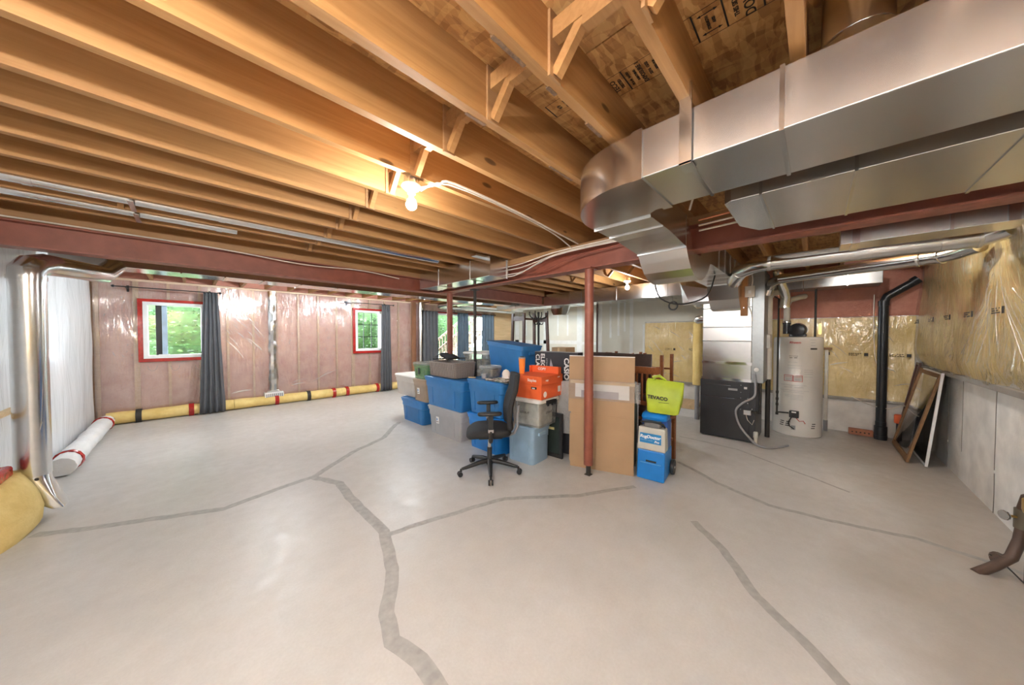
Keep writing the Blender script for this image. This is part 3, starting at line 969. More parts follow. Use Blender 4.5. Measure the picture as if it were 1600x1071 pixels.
def cable(path, r, label, mat=CABLE, name='electrical_cable', sub=4):
    # smooth through points
    P = [Vector(p) for p in path]
    out = []
    for i in range(len(P) - 1):
        p0 = P[max(0, i - 1)]; p1 = P[i]; p2 = P[i + 1]; p3 = P[min(len(P) - 1, i + 2)]
        for k in range(sub):
            t_ = k / sub
            out.append(.5 * ((2 * p1) + (-p0 + p2) * t_ + (2 * p0 - 5 * p1 + 4 * p2 - p3) * t_ ** 2 + (-p0 + 3 * p1 - 3 * p2 + p3) * t_ ** 3))
    out.append(P[-1])
    o = G().tube(out, r, 7).build(name, mat, None, smooth=80)
    return tag(o, label, 'cable' if 'cable' in name else 'pipe')
cable([(1.05, 1.83, 2.45), (1.14, 1.76, 2.475), (1.22, 1.70, 2.488), (1.9, 1.73, 2.487), (2.5, 1.80, 2.487), (2.93, 1.85, 2.487)], .007, 'white cable running from the bare bulb lampholder along the joists')
cable([(1.06, 1.85, 2.44), (1.2, 1.735, 2.488), (1.9, 1.755, 2.487), (2.5, 1.84, 2.486), (2.92, 1.92, 2.45)], .006, 'second white cable strapped beside the lampholder cable')
for i, (dz, yy) in enumerate(((.0, 0), (-.03, .02), (.03, .05), (-.055, .08))):
    p = [(2.945 - .012 * i, 4.4, 2.40 + dz * .6), (2.93 - .01 * i, 3.4, 2.385 + dz), (2.93 - .01 * i, 2.7 + yy, 2.36 + dz * 1.2 - .03 * (i % 2)), (2.92 - .01 * i, 2.1 + yy, 2.43 + dz * .5), (2.93 - .008 * i, 1.35, 2.44 + dz * .4)]
    cable(p, .007, ['topmost of the white cables draped along the steel beam', 'white cable sagging lowest but one along the steel beam', 'white cable lying tight under the sill plate of the steel beam', 'lowest sagging white cable along the steel beam'][i])
cable([(2.925, 3.3, 2.33), (2.93, 2.7, 2.285), (2.93, 2.3, 2.275), (2.93, 1.9, 2.36), (2.93, 1.35, 2.39)], .006, 'thin red brown wire hanging across the face of the steel beam', RED, 'electrical_wire')
cable([(X0 + .05, 4.58, 2.44), (.2, 4.585, 2.43), (1.0, 4.58, 2.385), (1.7, 4.59, 2.415), (2.25, 4.58, 2.37)], .007, 'white cable stapled along the top of the beam before the window wall')
cable([(2.02, .62, 2.60), (2.2, .52, 2.48), (2.35, .60, 2.42), (2.5, .66, 2.40)], .007, 'white cable dropping between the two big ducts')
for i, z_ in enumerate((2.44, 2.40, 2.36)):
    cable([(2.90 + .01 * i, .70, z_), (2.90 + .01 * i, .3, z_ + .01), (2.90 + .01 * i, -.2, z_ + .015)], .008, ['copper pipe running beside the dark red beam', 'upper white cable beside the copper pipe', 'lower white cable beside the copper pipe'][i], COPPER if i == 0 else CABLE, 'copper_pipe' if i == 0 else 'electrical_cable')
cable([(3.2, 1.15, 2.03), (3.35, 1.14, 1.88), (3.7, 1.05, 1.84), (4.1, .90, 1.95), (4.2, .84, 2.19)], .008, 'black wire looping under the big dipped duct', BLACKP, 'loose_wire')

# ------------------------------------------------------------------ ducts
def seam(parent, x0, x1, y0, y1, z0, z1, m=GALV):
    return G().box(x0, x1, y0, y1, z0, z1).build('slip_joint', m, parent)
# supply trunk: along y, radius elbow, dips under the beam, then on to the furnace
D = thing('trunk_duct', 'large galvanized trunk duct with rounded elbow dipping under the steel beam', 'duct')
zb, zt = 2.24, 2.462
G().box(1.49, 1.92, Y0 + .2, .62, zb, zt).build('straight_section', GALVD, D, bevel=.004)
arc = [(1.95 - .46 * math.cos(a), .70 + .426 * math.sin(a)) for a in [PI / 2 * q / 14 for q in range(15)]]
G().prism([(1.49, .621)] + arc + [(2.0, 1.126), (2.0, .745), (1.955, .73), (1.92, .69), (1.92, .621)], zb, zt).build('elbow', GALV, D, smooth=30)
bot = [(2.001, 2.24), (2.35, 2.235), (2.74, 2.205)]
top = [(2.001, 2.46), (2.35, 2.46), (2.74, 2.45)]
G().strip(bot, top, .745, 1.126).build('offset_section', GALVD, D)
bot = [(2.741, 2.205), (2.80, 2.13), (2.88, 2.055), (2.98, 2.01), (3.10, 1.99), (3.22, 2.0), (3.33, 2.04), (3.44, 2.11), (3.52, 2.19), (3.58, 2.20)]
top = [(2.741, 2.45), (2.80, 2.42), (2.87, 2.32), (2.925, 2.21), (3.0, 2.20), (3.1, 2.20), (3.18, 2.21), (3.24, 2.32), (3.34, 2.42), (3.58, 2.46)]
G().strip(bot, top, .745, 1.126).build('dip_section', GALVD, D, smooth=35)
G().box(3.581, 5.439, .745, 1.126, 2.20, 2.46).build('rear_section', GALVD, D)
for yy in (-.55, .10, .40):
    g = G().box(1.484, 1.926, yy - .007, yy + .007, zb - .006, zt + .004); g.build('slip_joint', GALV, D)
g = G().box(1.480, 1.93, .595, .645, zb - .008, zt + .004); g.build('drive_cleat', GALV, D)
for xx in (1.998, 2.22, 2.45):
    G().box(xx - .006, xx + .006, .742, 1.129, 2.229, 2.234 + .006).build('slip_joint', GALVD, D)
G().box(2.735, 2.748, .742, 1.130, 2.195, 2.455).build('slip_joint', GALV, D)
for xx in (3.9, 4.2, 4.5, 4.8, 5.1):
    G().box(xx - .006, xx + .006, .738, 1.13, 2.197, 2.463).build('slip_joint', GALVD, D)
g = G().box(1.468, 1.479, .385, .432, zb - .014, ZJ + .06)
g.box(1.468, 1.56, .385, .432, zb - .016, zb - .006)
g.build('hanger_strap', GALV, D)
# takeoff collar on top of the trunk
G().lathe([(.088, 0), (.088, .20)], (1.62, -.085, zt + .062), 28).build('takeoff_collar', GALV, D, smooth=50)
G().lathe([(.091, 0), (.091, .006)], (1.62, -.085, zt + .060), 28).build('collar_bead', GALV, D, smooth=50)
G().loft([rrect(.25, .168, .004, zt + .001, 4, 1.62, -.078), rrect(.18, .176, .085, zt + .06, 4, 1.62, -.085)]).build('takeoff_boot', GALV, D, smooth=40)
# second flat trunk between the first and the beam
D2 = thing('return_duct', 'wide flat grey duct with clipped corner hung next to the dark red beam', 'duct')
G().prism([(2.10, Y0 + .2), (2.82, Y0 + .2), (2.82, .30), (2.62, .386), (2.14, .386), (2.10, .35)], 2.245, 2.47).build('pan', GALVD, D2, bevel=.003)
for yy in (.22, -.12, -.55):
    G().box(2.095, 2.825, yy - .006, yy + .006, 2.239, 2.472).build('slip_joint', GALV, D2)
G().box(2.09, 2.10, -.02, .03, 2.245, ZJ + .03).build('hanger_strap', GALVD, D2)
# short duct beyond the beam on the right
D3 = thing('side_duct', 'galvanized box duct beyond the dark red beam near the insulated wall', 'duct')
G().box(3.40, 3.66, Y0 + .2, -.12, 2.18, 2.30).build('box_section', GALVD, D3, bevel=.004)
G().box(3.393, 3.667, -.22, -.18, 2.174, 2.306).build('drive_cleat', GALV, D3)
G().box(3.395, 3.665, -.62, -.605, 2.176, 2.304).build('slip_joint', GALV, D3)
G().box(3.42, 4.20, -.75, .36, 2.46, 2.498).build('joist_pan', GALV, D3)
G().box(3.39, 3.40, -.85, -.81, 2.18, ZJ + .02).build('hanger_strap', GALV, D3)
# box duct hung beside the beam before the far post
D4 = thing('drop_duct', 'shiny rectangular duct hung below the joists above the far red post', 'duct')
G().box(2.60, 2.90, 2.90, 4.58, 2.245, 2.49).build('box_section', GALV, D4, bevel=.004)
for yy in (3.3, 4.05):
    G().box(2.594, 2.906, yy - .008, yy + .008, 2.239, 2.494).build('slip_joint', GALV, D4)
G().box(2.594, 2.606, 2.892, 2.906, 2.24, 2.495).build('corner_flange', GALV, D4)
G().box(2.894, 2.912, 2.886, 2.90, 2.24, 2.50).build('corner_flange', GALV, D4)
G().box(2.42, 2.60, 2.95, 3.05, 2.47, 2.494).build('takeoff_flange', GALV, D4)
# furnace trunk along the back
D5 = thing('trunk_duct', 'long galvanized trunk duct running from the furnace plenum over the back area', 'duct')
G().box(5.90, 6.42, 1.275, 6.3, 2.20, 2.475).build('box_section', GALV, D5, bevel=.004)
for yy in (1.9, 2.05, 2.12, 2.85, 3.65, 3.95, 4.8, 5.6):
    G().box(5.893, 6.427, yy - .008, yy + .008, 2.193, 2.478).build('slip_joint', GALV, D5)
loops = [rrect(.30, .34, .01, 2.1985, 2, 6.15, 4.35), rrect(.30, .34, .02, 2.12, 2, 6.13, 4.36), rrect(.22, .26, .05, 1.98, 2, 6.03, 4.30)]
G().loft(loops).build('branch_boot', GALV, D5, smooth=40)
# window-side trunk
D6 = thing('trunk_duct', 'narrow galvanized trunk duct behind the beam along the window wall side', 'duct')
G().box(-.62, 5.75, 5.60, 5.98, 2.27, 2.47).build('box_section', GALV, D6, bevel=.004)
for xx in (-.05, .35, .75, 1.2, 1.7, 2.3, 2.9, 3.5, 4.1, 4.7):
    G().box(xx - .007, xx + .007, 5.593, 5.987, 2.263, 2.474).build('slip_joint', GALV, D6)
G().hexa([(-1.0, 5.72, 2.30), (-.621, 5.60, 2.27), (-.621, 5.98, 2.27), (-1.0, 5.9, 2.30), (-1.0, 5.72, 2.42), (-.621, 5.60, 2.47), (-.621, 5.98, 2.47), (-1.0, 5.9, 2.42)]).build('end_transition', GALVD, D6)
# vertical silver pipe by the left wall
PX, PY = X0 + .20, 4.585
D7 = thing('vent_pipe', 'thick silver vent pipe standing at the milky sheeted wall', 'pipe', (PX, PY, 0))
G().lathe([(.09, .36), (.09, 1.98)], n=28).build('pipe', GALV, D7, smooth=40)
G().lathe([(.087, .9), (.087, .903)], n=28).build('joint_ring', GALVD, D7, smooth=40)
G().tube([(0, 0, 1.98), (0, 0, 2.02), (.02, .03, 2.07), (.06, .10, 2.10), (.16, .30, 2.11), (.30, .62, 2.12), (.34, .98, 2.26)], [.092, .093, .093, .09, .085, .085, .085], 20).build('elbow', GALV, D7, smooth=25)
G().tube([(.0, 0, 1.95), (.0, 0, 1.985)], .096, 24).build('joint_ring', GALV, D7, smooth=40)
g = G().loft([rrect(.17, .17, .08, .36, 4), rrect(.175, .175, .06, .31, 4), rrect(.13, .20, .02, .18, 4, .055, -.02), rrect(.06, .18, .015, .08, 4, .13, -.03)])
g.build('end_boot', GALV, D7, smooth=40)
G().lathe([(.012, 0), (.010, .008)], (.03, -.086, .34), 10, rot_to((.2, -1, 0))).build('rivet', IRON, D7)
G().tube([(-.01, -.084, .42), (.06, -.07, .8), (.075, -.045, 1.4), (.078, -.045, 1.9)], .004, 5).build('seam_ridge', GALV, D7)
# crumpled foil duct on the pink wall with its register
D8 = thing('wall_duct', 'crumpled silver foil duct dropping down the pink wall to a floor register', 'duct', (1.28, Y1 - .10, 0))
path = []; rr = []
for i in range(26):
    z_ = .32 + (2.46 - .32) * i / 25
    path.append((.008 * nz(z_, 1, 1, 4), 0, z_)); rr.append(.082 + .018 * nz(z_, 3, 2, 6) if z_ < 1.9 else .082)
g = G().tube(path, rr, 10)
g.v = [(v[0] + .008 * nz(*v, 14), v[1] * .8 + .01 * nz(v[2], v[0], v[1], 12), v[2]) for v in g.v]
g.build('foil_pipe', FOIL, D8, smooth=25)
g = G().loft([rrect(.15, .11, .05, .33, 3), rrect(.30, .11, .01, .275, 3)])
g.build('boot', GALV, D8, smooth=30)
G().box(-.165, .165, -.10, .05, .13, .275).build('register_box', WHITEF, D8, bevel=.004)
for q in range(9):
    xx = -.135 + .27 * q / 8
    G().box(xx - .011, xx + .011, -.106, -.10, .155, .25).build('louvre', GREYP, D8)
# round duct and brown stud further along
D9 = thing('wall_duct', 'plain silver round duct standing between pink wall and dark curtain', 'duct', (4.84, Y1 - .12, 0))
G().lathe([(.085, .0), (.085, 2.49)], n=22).build('pipe', GALV, D9, smooth=40)
for z_ in (.8, 1.6, 2.4):
    G().lathe([(.088, z_), (.088, z_ + .02)], n=22).build('joint_ring', GALV, D9, smooth=40)
t = thing('timber_post', 'brown timber post beside the plain silver round duct', 'post', (4.64, Y1 - .05, 0))
G().box(-.06, .06, -.03, .03, 0, ZJ - .003).build('timber', plain('brown_timber', (.26, .115, .055), .6), t)
G().box(-.07, .07, -.035, .035, 0, .04).build('foot_block', STUD, t)
# round pipes above the patio door
for i, (yy, z_) in enumerate(((7.95, 2.36), (7.55, 2.40))):
    t = thing('branch_pipe', ['silver branch pipe with elbows above the patio door, nearest the glass', 'silver branch pipe above the patio door, on the beam side'][i], 'pipe')
    G().tube([(5.0 + i * .4, 5.99, 2.385), (5.0 + i * .4, yy - .3, z_ + .01), (5.1 + i * .4, yy - .06, z_), (5.3 + i * .4, yy, z_), (8.3, yy, z_)], .068, 14).build('pipe', GALV, t, smooth=35)
    for xx in (5.9, 7.0, 7.9):
        G().tube([(xx, yy, z_), (xx + .03, yy, z_)], .072, 14).build('joint_ring', GALV, t, smooth=35)
# round pipes in the joist bays
for i, (y_, x1_) in enumerate(((3.785, 2.42), (4.14, .35))):
    t = thing('joist_pipe', ['long silver pipe tucked between joists before the beam', 'short silver pipe tucked in the joist bay right above the beam'][i], 'pipe')
    G().tube([(X0 + .05, y_, 2.553), (x1_, y_, 2.553)], .05, 14).build('pipe', GALV, t, smooth=40)
    for xx in (-.75, .2):
        G().tube([(xx, y_, 2.553), (xx + .04, y_, 2.553)], .054, 14).build('joint_ring', GALV, t, smooth=40)
    G().box(-.3, -.27, y_ - .14, y_ + .14, 2.492, 2.4995).build('strap', GALVD, t)

# ------------------------------------------------------------------ outside
gr = struct(G().box(-14, 30, Y1 + .28, 34, -.25, -.05).build('ground', GRASS), 'grass outside the windows')
def tree(x, y, h, r, label, mat, n=2600, zc=None):
    t = thing('leafy_tree', label, 'tree', (x, y, -.05), group='trees outside the windows')
    zc = zc or h * .55
    G().tube([(0, 0, 0), (.06, .03, h * .4), (.02, .1, h * .8)], [.12, .09, .03], 8).build('trunk', BARK, t, smooth=60)
    g = G()
    for _ in range(n):
        while True:
            d = Vector((random.uniform(-1, 1), random.uniform(-1, 1), random.uniform(-1, 1)))
            if .25 < d.length < 1: break
        p = Vector((d.x * r, d.y * r, zc + d.z * h * .48)) + Vector((nz(d.x, d.y, d.z, 3), nz(d.y, d.z, d.x, 3), 0)) * .4
        if p.z < .12: p.z = .12 + random.random() * .3
        s = random.uniform(.03, .075)
        R = Matrix.Rotation(random.uniform(0, 6.28), 3, 'Z') @ Matrix.Rotation(random.uniform(-1.1, 1.1), 3, 'X')
        g.add([p + R @ Vector(q) for q in ((-s, 0, 0), (0, -s * .55, .02), (s, 0, 0), (0, s * .55, .02))], [(0, 1, 2, 3)], random.randint(0, 2))
    tag(g.build('foliage', mat, t), kind='stuff')
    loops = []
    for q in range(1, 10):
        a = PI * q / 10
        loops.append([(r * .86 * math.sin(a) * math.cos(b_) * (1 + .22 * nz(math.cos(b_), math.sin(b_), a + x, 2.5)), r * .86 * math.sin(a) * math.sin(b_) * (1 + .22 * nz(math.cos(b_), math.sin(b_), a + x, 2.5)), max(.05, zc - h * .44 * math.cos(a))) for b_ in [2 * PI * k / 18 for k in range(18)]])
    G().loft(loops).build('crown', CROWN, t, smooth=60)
    return t
TL = ['leafy tree filling the view of the small slider window', 'leafy tree filling the view of the muntin grid window', 'tree behind the outdoor deck stairs',
      'tall tree farthest to the side beyond the slider window', 'tall background tree between the two small window views', 'tall background tree behind the muntin grid window view', 'tall background tree beyond the patio door']
for i, (x_, y_, h_, r_) in enumerate(((-.4, 13.2, 4.4, 1.35), (5.0, 13.2, 4.4, 1.35), (9.8, 15.0, 5.2, 1.7), (-2.9, 18., 6.5, 2.1), (2.3, 18., 6.5, 2.1), (7.4, 18.6, 6.5, 2.1), (12.9, 19., 7., 2.5))):
    tree(x_, y_, h_, r_, TL[i], LEAF, 9000)
st = thing('deck_stairs', 'outdoor wooden stairs with railing seen through the patio door', 'stairs', (8.0, 11.2, -.05))
for q in range(9):
    G().box(-1.1 + q * .26, -.80 + q * .26, -.45, .45, .16 + q * .18, .20 + q * .18).build('tread', DECKW, st)
for yy in (-.45, .45):
    G().bar((-1.1, yy, .06), (1.3, yy, 1.76), .04, .24, (0, 1, 0)).build('stringer', DECKW, st)
    G().bar((-1.1, yy - .03, 1.0), (1.3, yy - .03, 2.72), .09, .04, (0, 1, 0)).build('handrail', DECKW, st)
    for q in range(17):
        xx = -1.05 + q * .14
        zz = .12 + (xx + 1.1) * .708
        G().box(xx - .018, xx + .018, yy - .05, yy - .015, zz + .0, zz + .92).build('baluster', DECKW, st)
G().box(1.25, 3.4, -.8, .8, 1.70, 1.78).build('landing', DECKW, st)
for xx, yy in ((1.4, -.7), (1.4, .7), (3.2, -.7), (3.2, .7)):
    G().box(xx - .06, xx + .06, yy - .06, yy + .06, .0, 1.70).build('landing_post', DECKW, st)

# ------------------------------------------------------------------ curtains and rods
def curtain(x0, x1, z0, z1, top_w, mat, label, seed, y=Y1 - .285):
    k_ = y / Y1; x0, x1, top_w, z1 = x0 * k_, x1 * k_, top_w * k_, 1.5 + (z1 - 1.5) * k_
    cx = (x0 + x1) / 2
    t = thing('curtain', label, 'curtain', (cx, y, 0))
    hw = (x1 - x0) / 2
    nu = 60
    def fn(u, v):
        k = (v - z0) / (z1 - z0)
        w = hw * (1 - k) + top_w * k
        x_ = u * w + .008 * nz(u, v, seed, 2)
        y_ = .032 * math.sin(u * 4.2 * PI + seed + .5 * nz(u, v, seed, 1.2)) * (.55 + .45 * (1 - k) + .2 * nz(u, 2, seed, 2))
        return (x_, y_, v)
    G().grid(lin(-1, 1, nu), lin(z0, z1, 16), fn).build('drape', mat, t, smooth=180, solid=.004)
    G().grid(lin(-1, 1, nu), [z1, z1 + .02], lambda u, v: (fn(u, z1)[0], fn(u, z1)[1] + .001, v)).build('heading', mat, t, smooth=180, solid=.006)
    return t
def rod(x0, x1, z, label, y=Y1 - .285):
    k_ = y / Y1; x0, x1, z = x0 * k_, x1 * k_, 1.5 + (z - 1.5) * k_
    t = thing('curtain_rod', label, 'curtain rod', ((x0 + x1) / 2, y, z))
    L = (x1 - x0) / 2
    G().tube([(-L, 0, 0), (L, 0, 0)], .009, 10).build('rod', DARKMETAL, t, smooth=60)
    for s in (-1, 1):
        G().lathe([(.004, 0), (.02, .012), (.022, .025), (.012, .04), (.002, .045)], (s * L, 0, 0), 12, rot_to((s, 0, 0))).build('finial', DARKMETAL, t, smooth=60)
        g = G().box(s * L * .82 - .008, s * L * .82 + .008, 0, .284, -.014, -.008)
        g.box(s * L * .82 - .015, s * L * .82 + .015, .27, .284, -.06, .05)
        g.build('bracket', DARKMETAL, t)
    return t
rod(-.86, .43, 2.352, 'thin black curtain rod over the small slider window')
rod(2.80, 4.03, 2.358, 'thin black curtain rod over the muntin grid window')
rod(5.0, 7.95, 2.262, 'long black curtain rod over the patio door')
curtain(.13, .51, .02, 2.33, .105, CURT, 'grey gathered curtain beside the small slider window', 1)
curtain(3.68, 4.00, .02, 2.335, .115, CURT, 'grey gathered curtain beside the muntin grid window', 2)
curtain(4.98, 5.52, .02, 2.24, .25, CURT, 'dark grey curtain hanging next to the plain silver round duct', 3)
curtain(6.24, 6.72, .02, 2.24, .22, CURTB, 'blue grey curtain hanging between the two patio door panes', 4)
curtain(7.28, 7.92, .02, 2.24, .29, CURTB, 'blue grey curtain hanging beside the bare plywood panel', 5)

# ------------------------------------------------------------------ storage totes
def tote(x0, x1, y0, y1, z0, h, body, lid, label, cat='storage bin', group=None, name='storage_tote', sticker=None, rz=0., taper=.88, lidh=.035, handle=True, band=True):
    """tapered tote with rolled rim, ribs, end handles and a snap lid; body faces -x"""
    cx, cy = (x0 + x1) / 2, (y0 + y1) / 2
    t = thing(name, label, cat, (cx, cy, z0), rz, group)
    w, d = x1 - x0, y1 - y0
    zr = h - lidh
    r = .05
    L = []
    for zz, s in ((0., taper - .03), (.012, taper - .018), (zr * .70, .925), (zr * .72, .95 if band else .927), (zr - .034, .955), (zr - .033, .995), (zr, 1.0)):
        L.append(rrect(w * s, d * s, r * s, zz))
    G().loft(L).build('body', body, t, smooth=35)
    if lid:
        l2 = [rrect(w * 1.0, d * 1.0, r, zr + .001), rrect(w * 1.03, d * 1.02, r, zr + .003), rrect(w * 1.03, d * 1.02, r, zr + lidh * .62), rrect(w * .96, d * .97, r, h - .002), rrect(w * .90, d * .93, r, h - .002), rrect(w * .88, d * .91, r, h - .010)]
        G().loft(l2).build('lid', lid, t, smooth=35)
    for q in (-.28, .28):
        xa = -w / 2 * (taper + .0); xb = -w / 2 * .925
        G().hexa([(xa - .004, q * d - .008, .04), (xa + .02, q * d - .008, .04), (xa + .02, q * d + .008, .04), (xa - .004, q * d + .008, .04),
                  (xb - .004, q * d - .008, zr * .68), (xb + .02, q * d - .008, zr * .68), (xb + .02, q * d + .008, zr * .68), (xb - .004, q * d + .008, zr * .68)]).build('rib', body, t, bevel=.003)
    if handle:
        for s in (-1, 1):
            G().box(-.07, .07, s * d / 2 * .985 - .012, s * d / 2 * .985 + .012, zr * .80, zr * .90).build('handle', lid or body, t, bevel=.006)
    if sticker:
        ky, kz = sticker
        k = kz / (zr * .70); xs = -w / 2 * (taper - .02 + (.945 - taper) * k) - .004
        sl = w / 2 * (.945 - taper) / (zr * .70)
        g = G().hexa([(xs + .05 * sl, ky - .035, kz - .05), (xs + .05 * sl + .003, ky - .035, kz - .05), (xs + .05 * sl + .003, ky + .035, kz - .05), (xs + .05 * sl, ky + .035, kz - .05),
                      (xs - .05 * sl, ky - .035, kz + .05), (xs - .05 * sl + .003, ky - .035, kz + .05), (xs - .05 * sl + .003, ky + .035, kz + .05), (xs - .05 * sl, ky + .035, kz + .05)])
        st_ = g.build('sticker', PRINTW, t)
        G().obox((xs - .001, ky + .008, kz + .012), (.003, .022, .035)).build('sticker_print', LABELB, st_)
        G().obox((xs - .001, ky, kz - .026), (.004, .05, .008)).build('sticker_print', PRINTK, st_)
    return t
# first column, by the curtain
tote(2.98, 3.40, 5.42, 5.92, 0, .335, CLEARP, WHITEP, 'low clear tote on the floor under the warm grey tote', handle=False)
tote(2.66, 3.12, 4.62, 5.39, 0, .405, BLUE, BLUE, 'blue tote on the floor under the tan tote')
tote(2.74, 3.16, 5.02, 5.80, .4055, .385, WGREY, WHITEP, 'warm grey tote with white lid at the curtain end of the pile')
tote(2.66, 3.04, 4.50, 4.97, .4055, .375, TAN, TAN, 'tan tote with white sticker standing on a blue tote', sticker=(.05, .17))
gt = tote(2.66, 3.0, 4.50, 4.96, .781, .275, GREENP, CLEARP, 'clear tote with green contents standing on the tan tote', band=False, handle=False)
G().loft([rrect(.24, .34, .04, .012), rrect(.27, .38, .04, .19)]).build('green_contents', plain('green_goods', (.14, .34, .12), .6, var=.4, vs=25), gt, smooth=40)
G().obox((-.165, .02, .13), (.004, .05, .10)).build('black_logo_patch', PRINTK, gt)
# second column
tote(2.60, 3.0, 3.50, 4.38, 0, .43, LGREY, LGREY, 'light grey tote with white sticker on the floor between blue totes', sticker=(.17, .22))
tote(2.58, 3.0, 3.44, 4.44, .4305, .45, BLUE, BLUE, 'blue tote standing on the light grey tote')
# third column
tote(2.63, 3.08, 2.74, 3.42, 0, .47, BLUE2, BLUE2, 'bright blue tote on the floor behind the office chair')
tote(2.63, 3.08, 2.73, 3.42, .4705, .46, BLUE, BLUE, 'blue tote behind the office chair with clutter on its cloth covered lid')
# right column
tote(2.70, 3.07, 2.31, 2.72, 0, .44, LBLUE, LBLUE, 'pale blue tote on the floor under the clear file box', band=True, taper=.93, rz=.08)
cb = thing('file_box', 'clear file box with white lid and black latch under the orange carton', 'storage bin', (2.93, 2.46, .4405), .08)
G().loft([rrect(.37, .40, .03, 0), rrect(.39, .42, .03, .28)]).build('body', CLEARP, cb, smooth=40)
G().box(-.14, .15, -.16, .16, .006, .26).build('paper_contents', plain('paper_stack', (.66, .64, .60), .7, var=.25, vs=12), cb)
G().loft([rrect(.40, .43, .03, .281), rrect(.43, .46, .03, .286), rrect(.43, .46, .03, .318), rrect(.40, .43, .03, .332)]).build('lid', WHITEP, cb, smooth=40)
G().box(-.09, .12, -.245, -.228, .262, .31).build('latch', BLACKP, cb, bevel=.004)
for xx in (-.05, .04, .10):
    G().box(xx - .012, xx + .012, -.240, -.224, .242, .262).build('latch_tooth', BLACKP, cb)
text('lettering', 'LOCK-IT', .035, PRINTK, cb, frame_m((-.198, .0, .16), (0, -1, 0), (0, 0, 1)))
text('lettering', 'LOCK-IT', .035, PRINTK, cb, frame_m((-.0, -.212, .16), (1, 0, 0), (0, 0, 1)))
ob = thing('paper_carton', 'orange paper carton with tray lid standing on the clear file box', 'box', (2.955, 2.47, .773), .08)
G().box(-.225, .225, -.245, .20, 0, .165).build('carton_body', ORANGE, ob, bevel=.003)
G().box(-.232, .232, -.252, .207, .166, .262).build('carton_lid', ORANGE, ob, bevel=.003)
text('lettering', 'Staples', .045, PRINTW, ob, frame_m((-.2335, -.12, .215), (0, -1, 0), (0, 0, 1)), bold=.001)
text('lettering', 'copy', .03, PRINTW, ob, frame_m((-.12, -.2535, .215), (1, 0, 0), (0, 0, 1)), bold=.001)
text('lettering', 'paper', .024, PRINTW, ob, frame_m((.14, -.2535, .235), (1, 0, 0), (0, 0, 1)))
G().box(-.234, -.224, -.18, -.11, .115, .14).build('hand_hole', PRINTK, ob)
G().box(-.236, -.233, -.165, -.125, .118, .132).build('white_print_patch', PRINTW, ob)
G().lathe([(.034, 0), (.034, .002)], (-.15, -.2465, .055), 20, rot_to((0, -1, 0))).build('round_seal', PRINTW, ob)
G().box(.13, .19, -.2475, -.2455, .05, .12).build('blank_label', PRINTW, ob)
# open orange tray leaning behind the carton lid
ot = thing('carton_tray', 'open orange carton lid standing upright behind the orange paper carton', 'box', (3.11, 2.455, 1.0355), .08)
G().box(.0, .015, -.24, .19, 0, .085).build('back_panel', ORANGE, ot)
G().box(-.05, .0, -.24, -.228, 0, .085).build('side_panel', ORANGE, ot)
G().box(-.05, .0, .178, .19, 0, .085).build('side_panel', ORANGE, ot)
text('lettering', 'COPY', .045, PRINTW, ot, frame_m((-.002, .03, .045), (0, -1, 0), (0, 0, 1)), bold=.0012)
tm = thing('tumbler', 'orange insulated tumbler standing on the orange carton', 'tumbler', (2.86, 2.60, 1.0355))
G().lathe([(.030, 0), (.032, .004), (.041, .17), (.042, .185)], n=24).build('cup', ORANGE2, tm, smooth=50)
G().lathe([(.043, .1855), (.043, .197), (.036, .203)], n=24).build('lid', GREYP, tm, smooth=50)
G().box(-.012, .012, -.02, .02, .2035, .212).build('sip_tab', BLACKP, tm)

# basket on the blue tote, clutter around it
bk = thing('wicker_basket', 'grey brown wicker tray basket standing on the blue tote', 'basket', (2.82, 4.02, .8815))
g = G().loft([rrect(.36, .66, .03, 0), rrect(.40, .70, .03, .20), rrect(.40, .70, .03, .215), rrect(.36, .66, .03, .215), rrect(.33, .63, .03, .02)], cap0=True, cap1=True)
g.build('woven_wall', WICKER, bk, smooth=35)
G().tube(rrect(.39, .69, .03, .215) + [rrect(.39, .69, .03, .215)[0]], .012, 6).build('rim', WICKER, bk, smooth=60)
for q in range(15):
    yy = -.31 + q * .0443
    G().bar((-.182, yy, .004), (-.202, yy, .205), .012, .008, (1, 0, 0)).build('stake', WICKER, bk)
for q in range(8):
    xx = -.15 + q * .043
    G().bar((xx, -.332, .004), (xx * 1.08, -.352, .205), .012, .008, (0, 1, 0)).build('stake', WICKER, bk)
fb = thing('folded_stand', 'folded black metal stand lying across the wicker basket', 'stand', (2.95, 4.28, 1.1095))
for a, b in (((-.25, -.35, .008), (.2, .25, .008)), ((-.25, .1, .02), (.25, -.1, .02)), ((-.1, .28, .03), (-.06, .16, .10)), ((-.06, .16, .10), (.1, .12, .10)), ((.1, .12, .10), (.02, .26, .03))):
    G().tube([a, b], .009, 8).build('tube_leg', BLACKP, fb, smooth=60)
G().obox((.03, .03, .05), (.25, .22, .03), Matrix.Rotation(.3, 3, 'X')).build('folded_cloth', BLACKF, fb, bevel=.01)
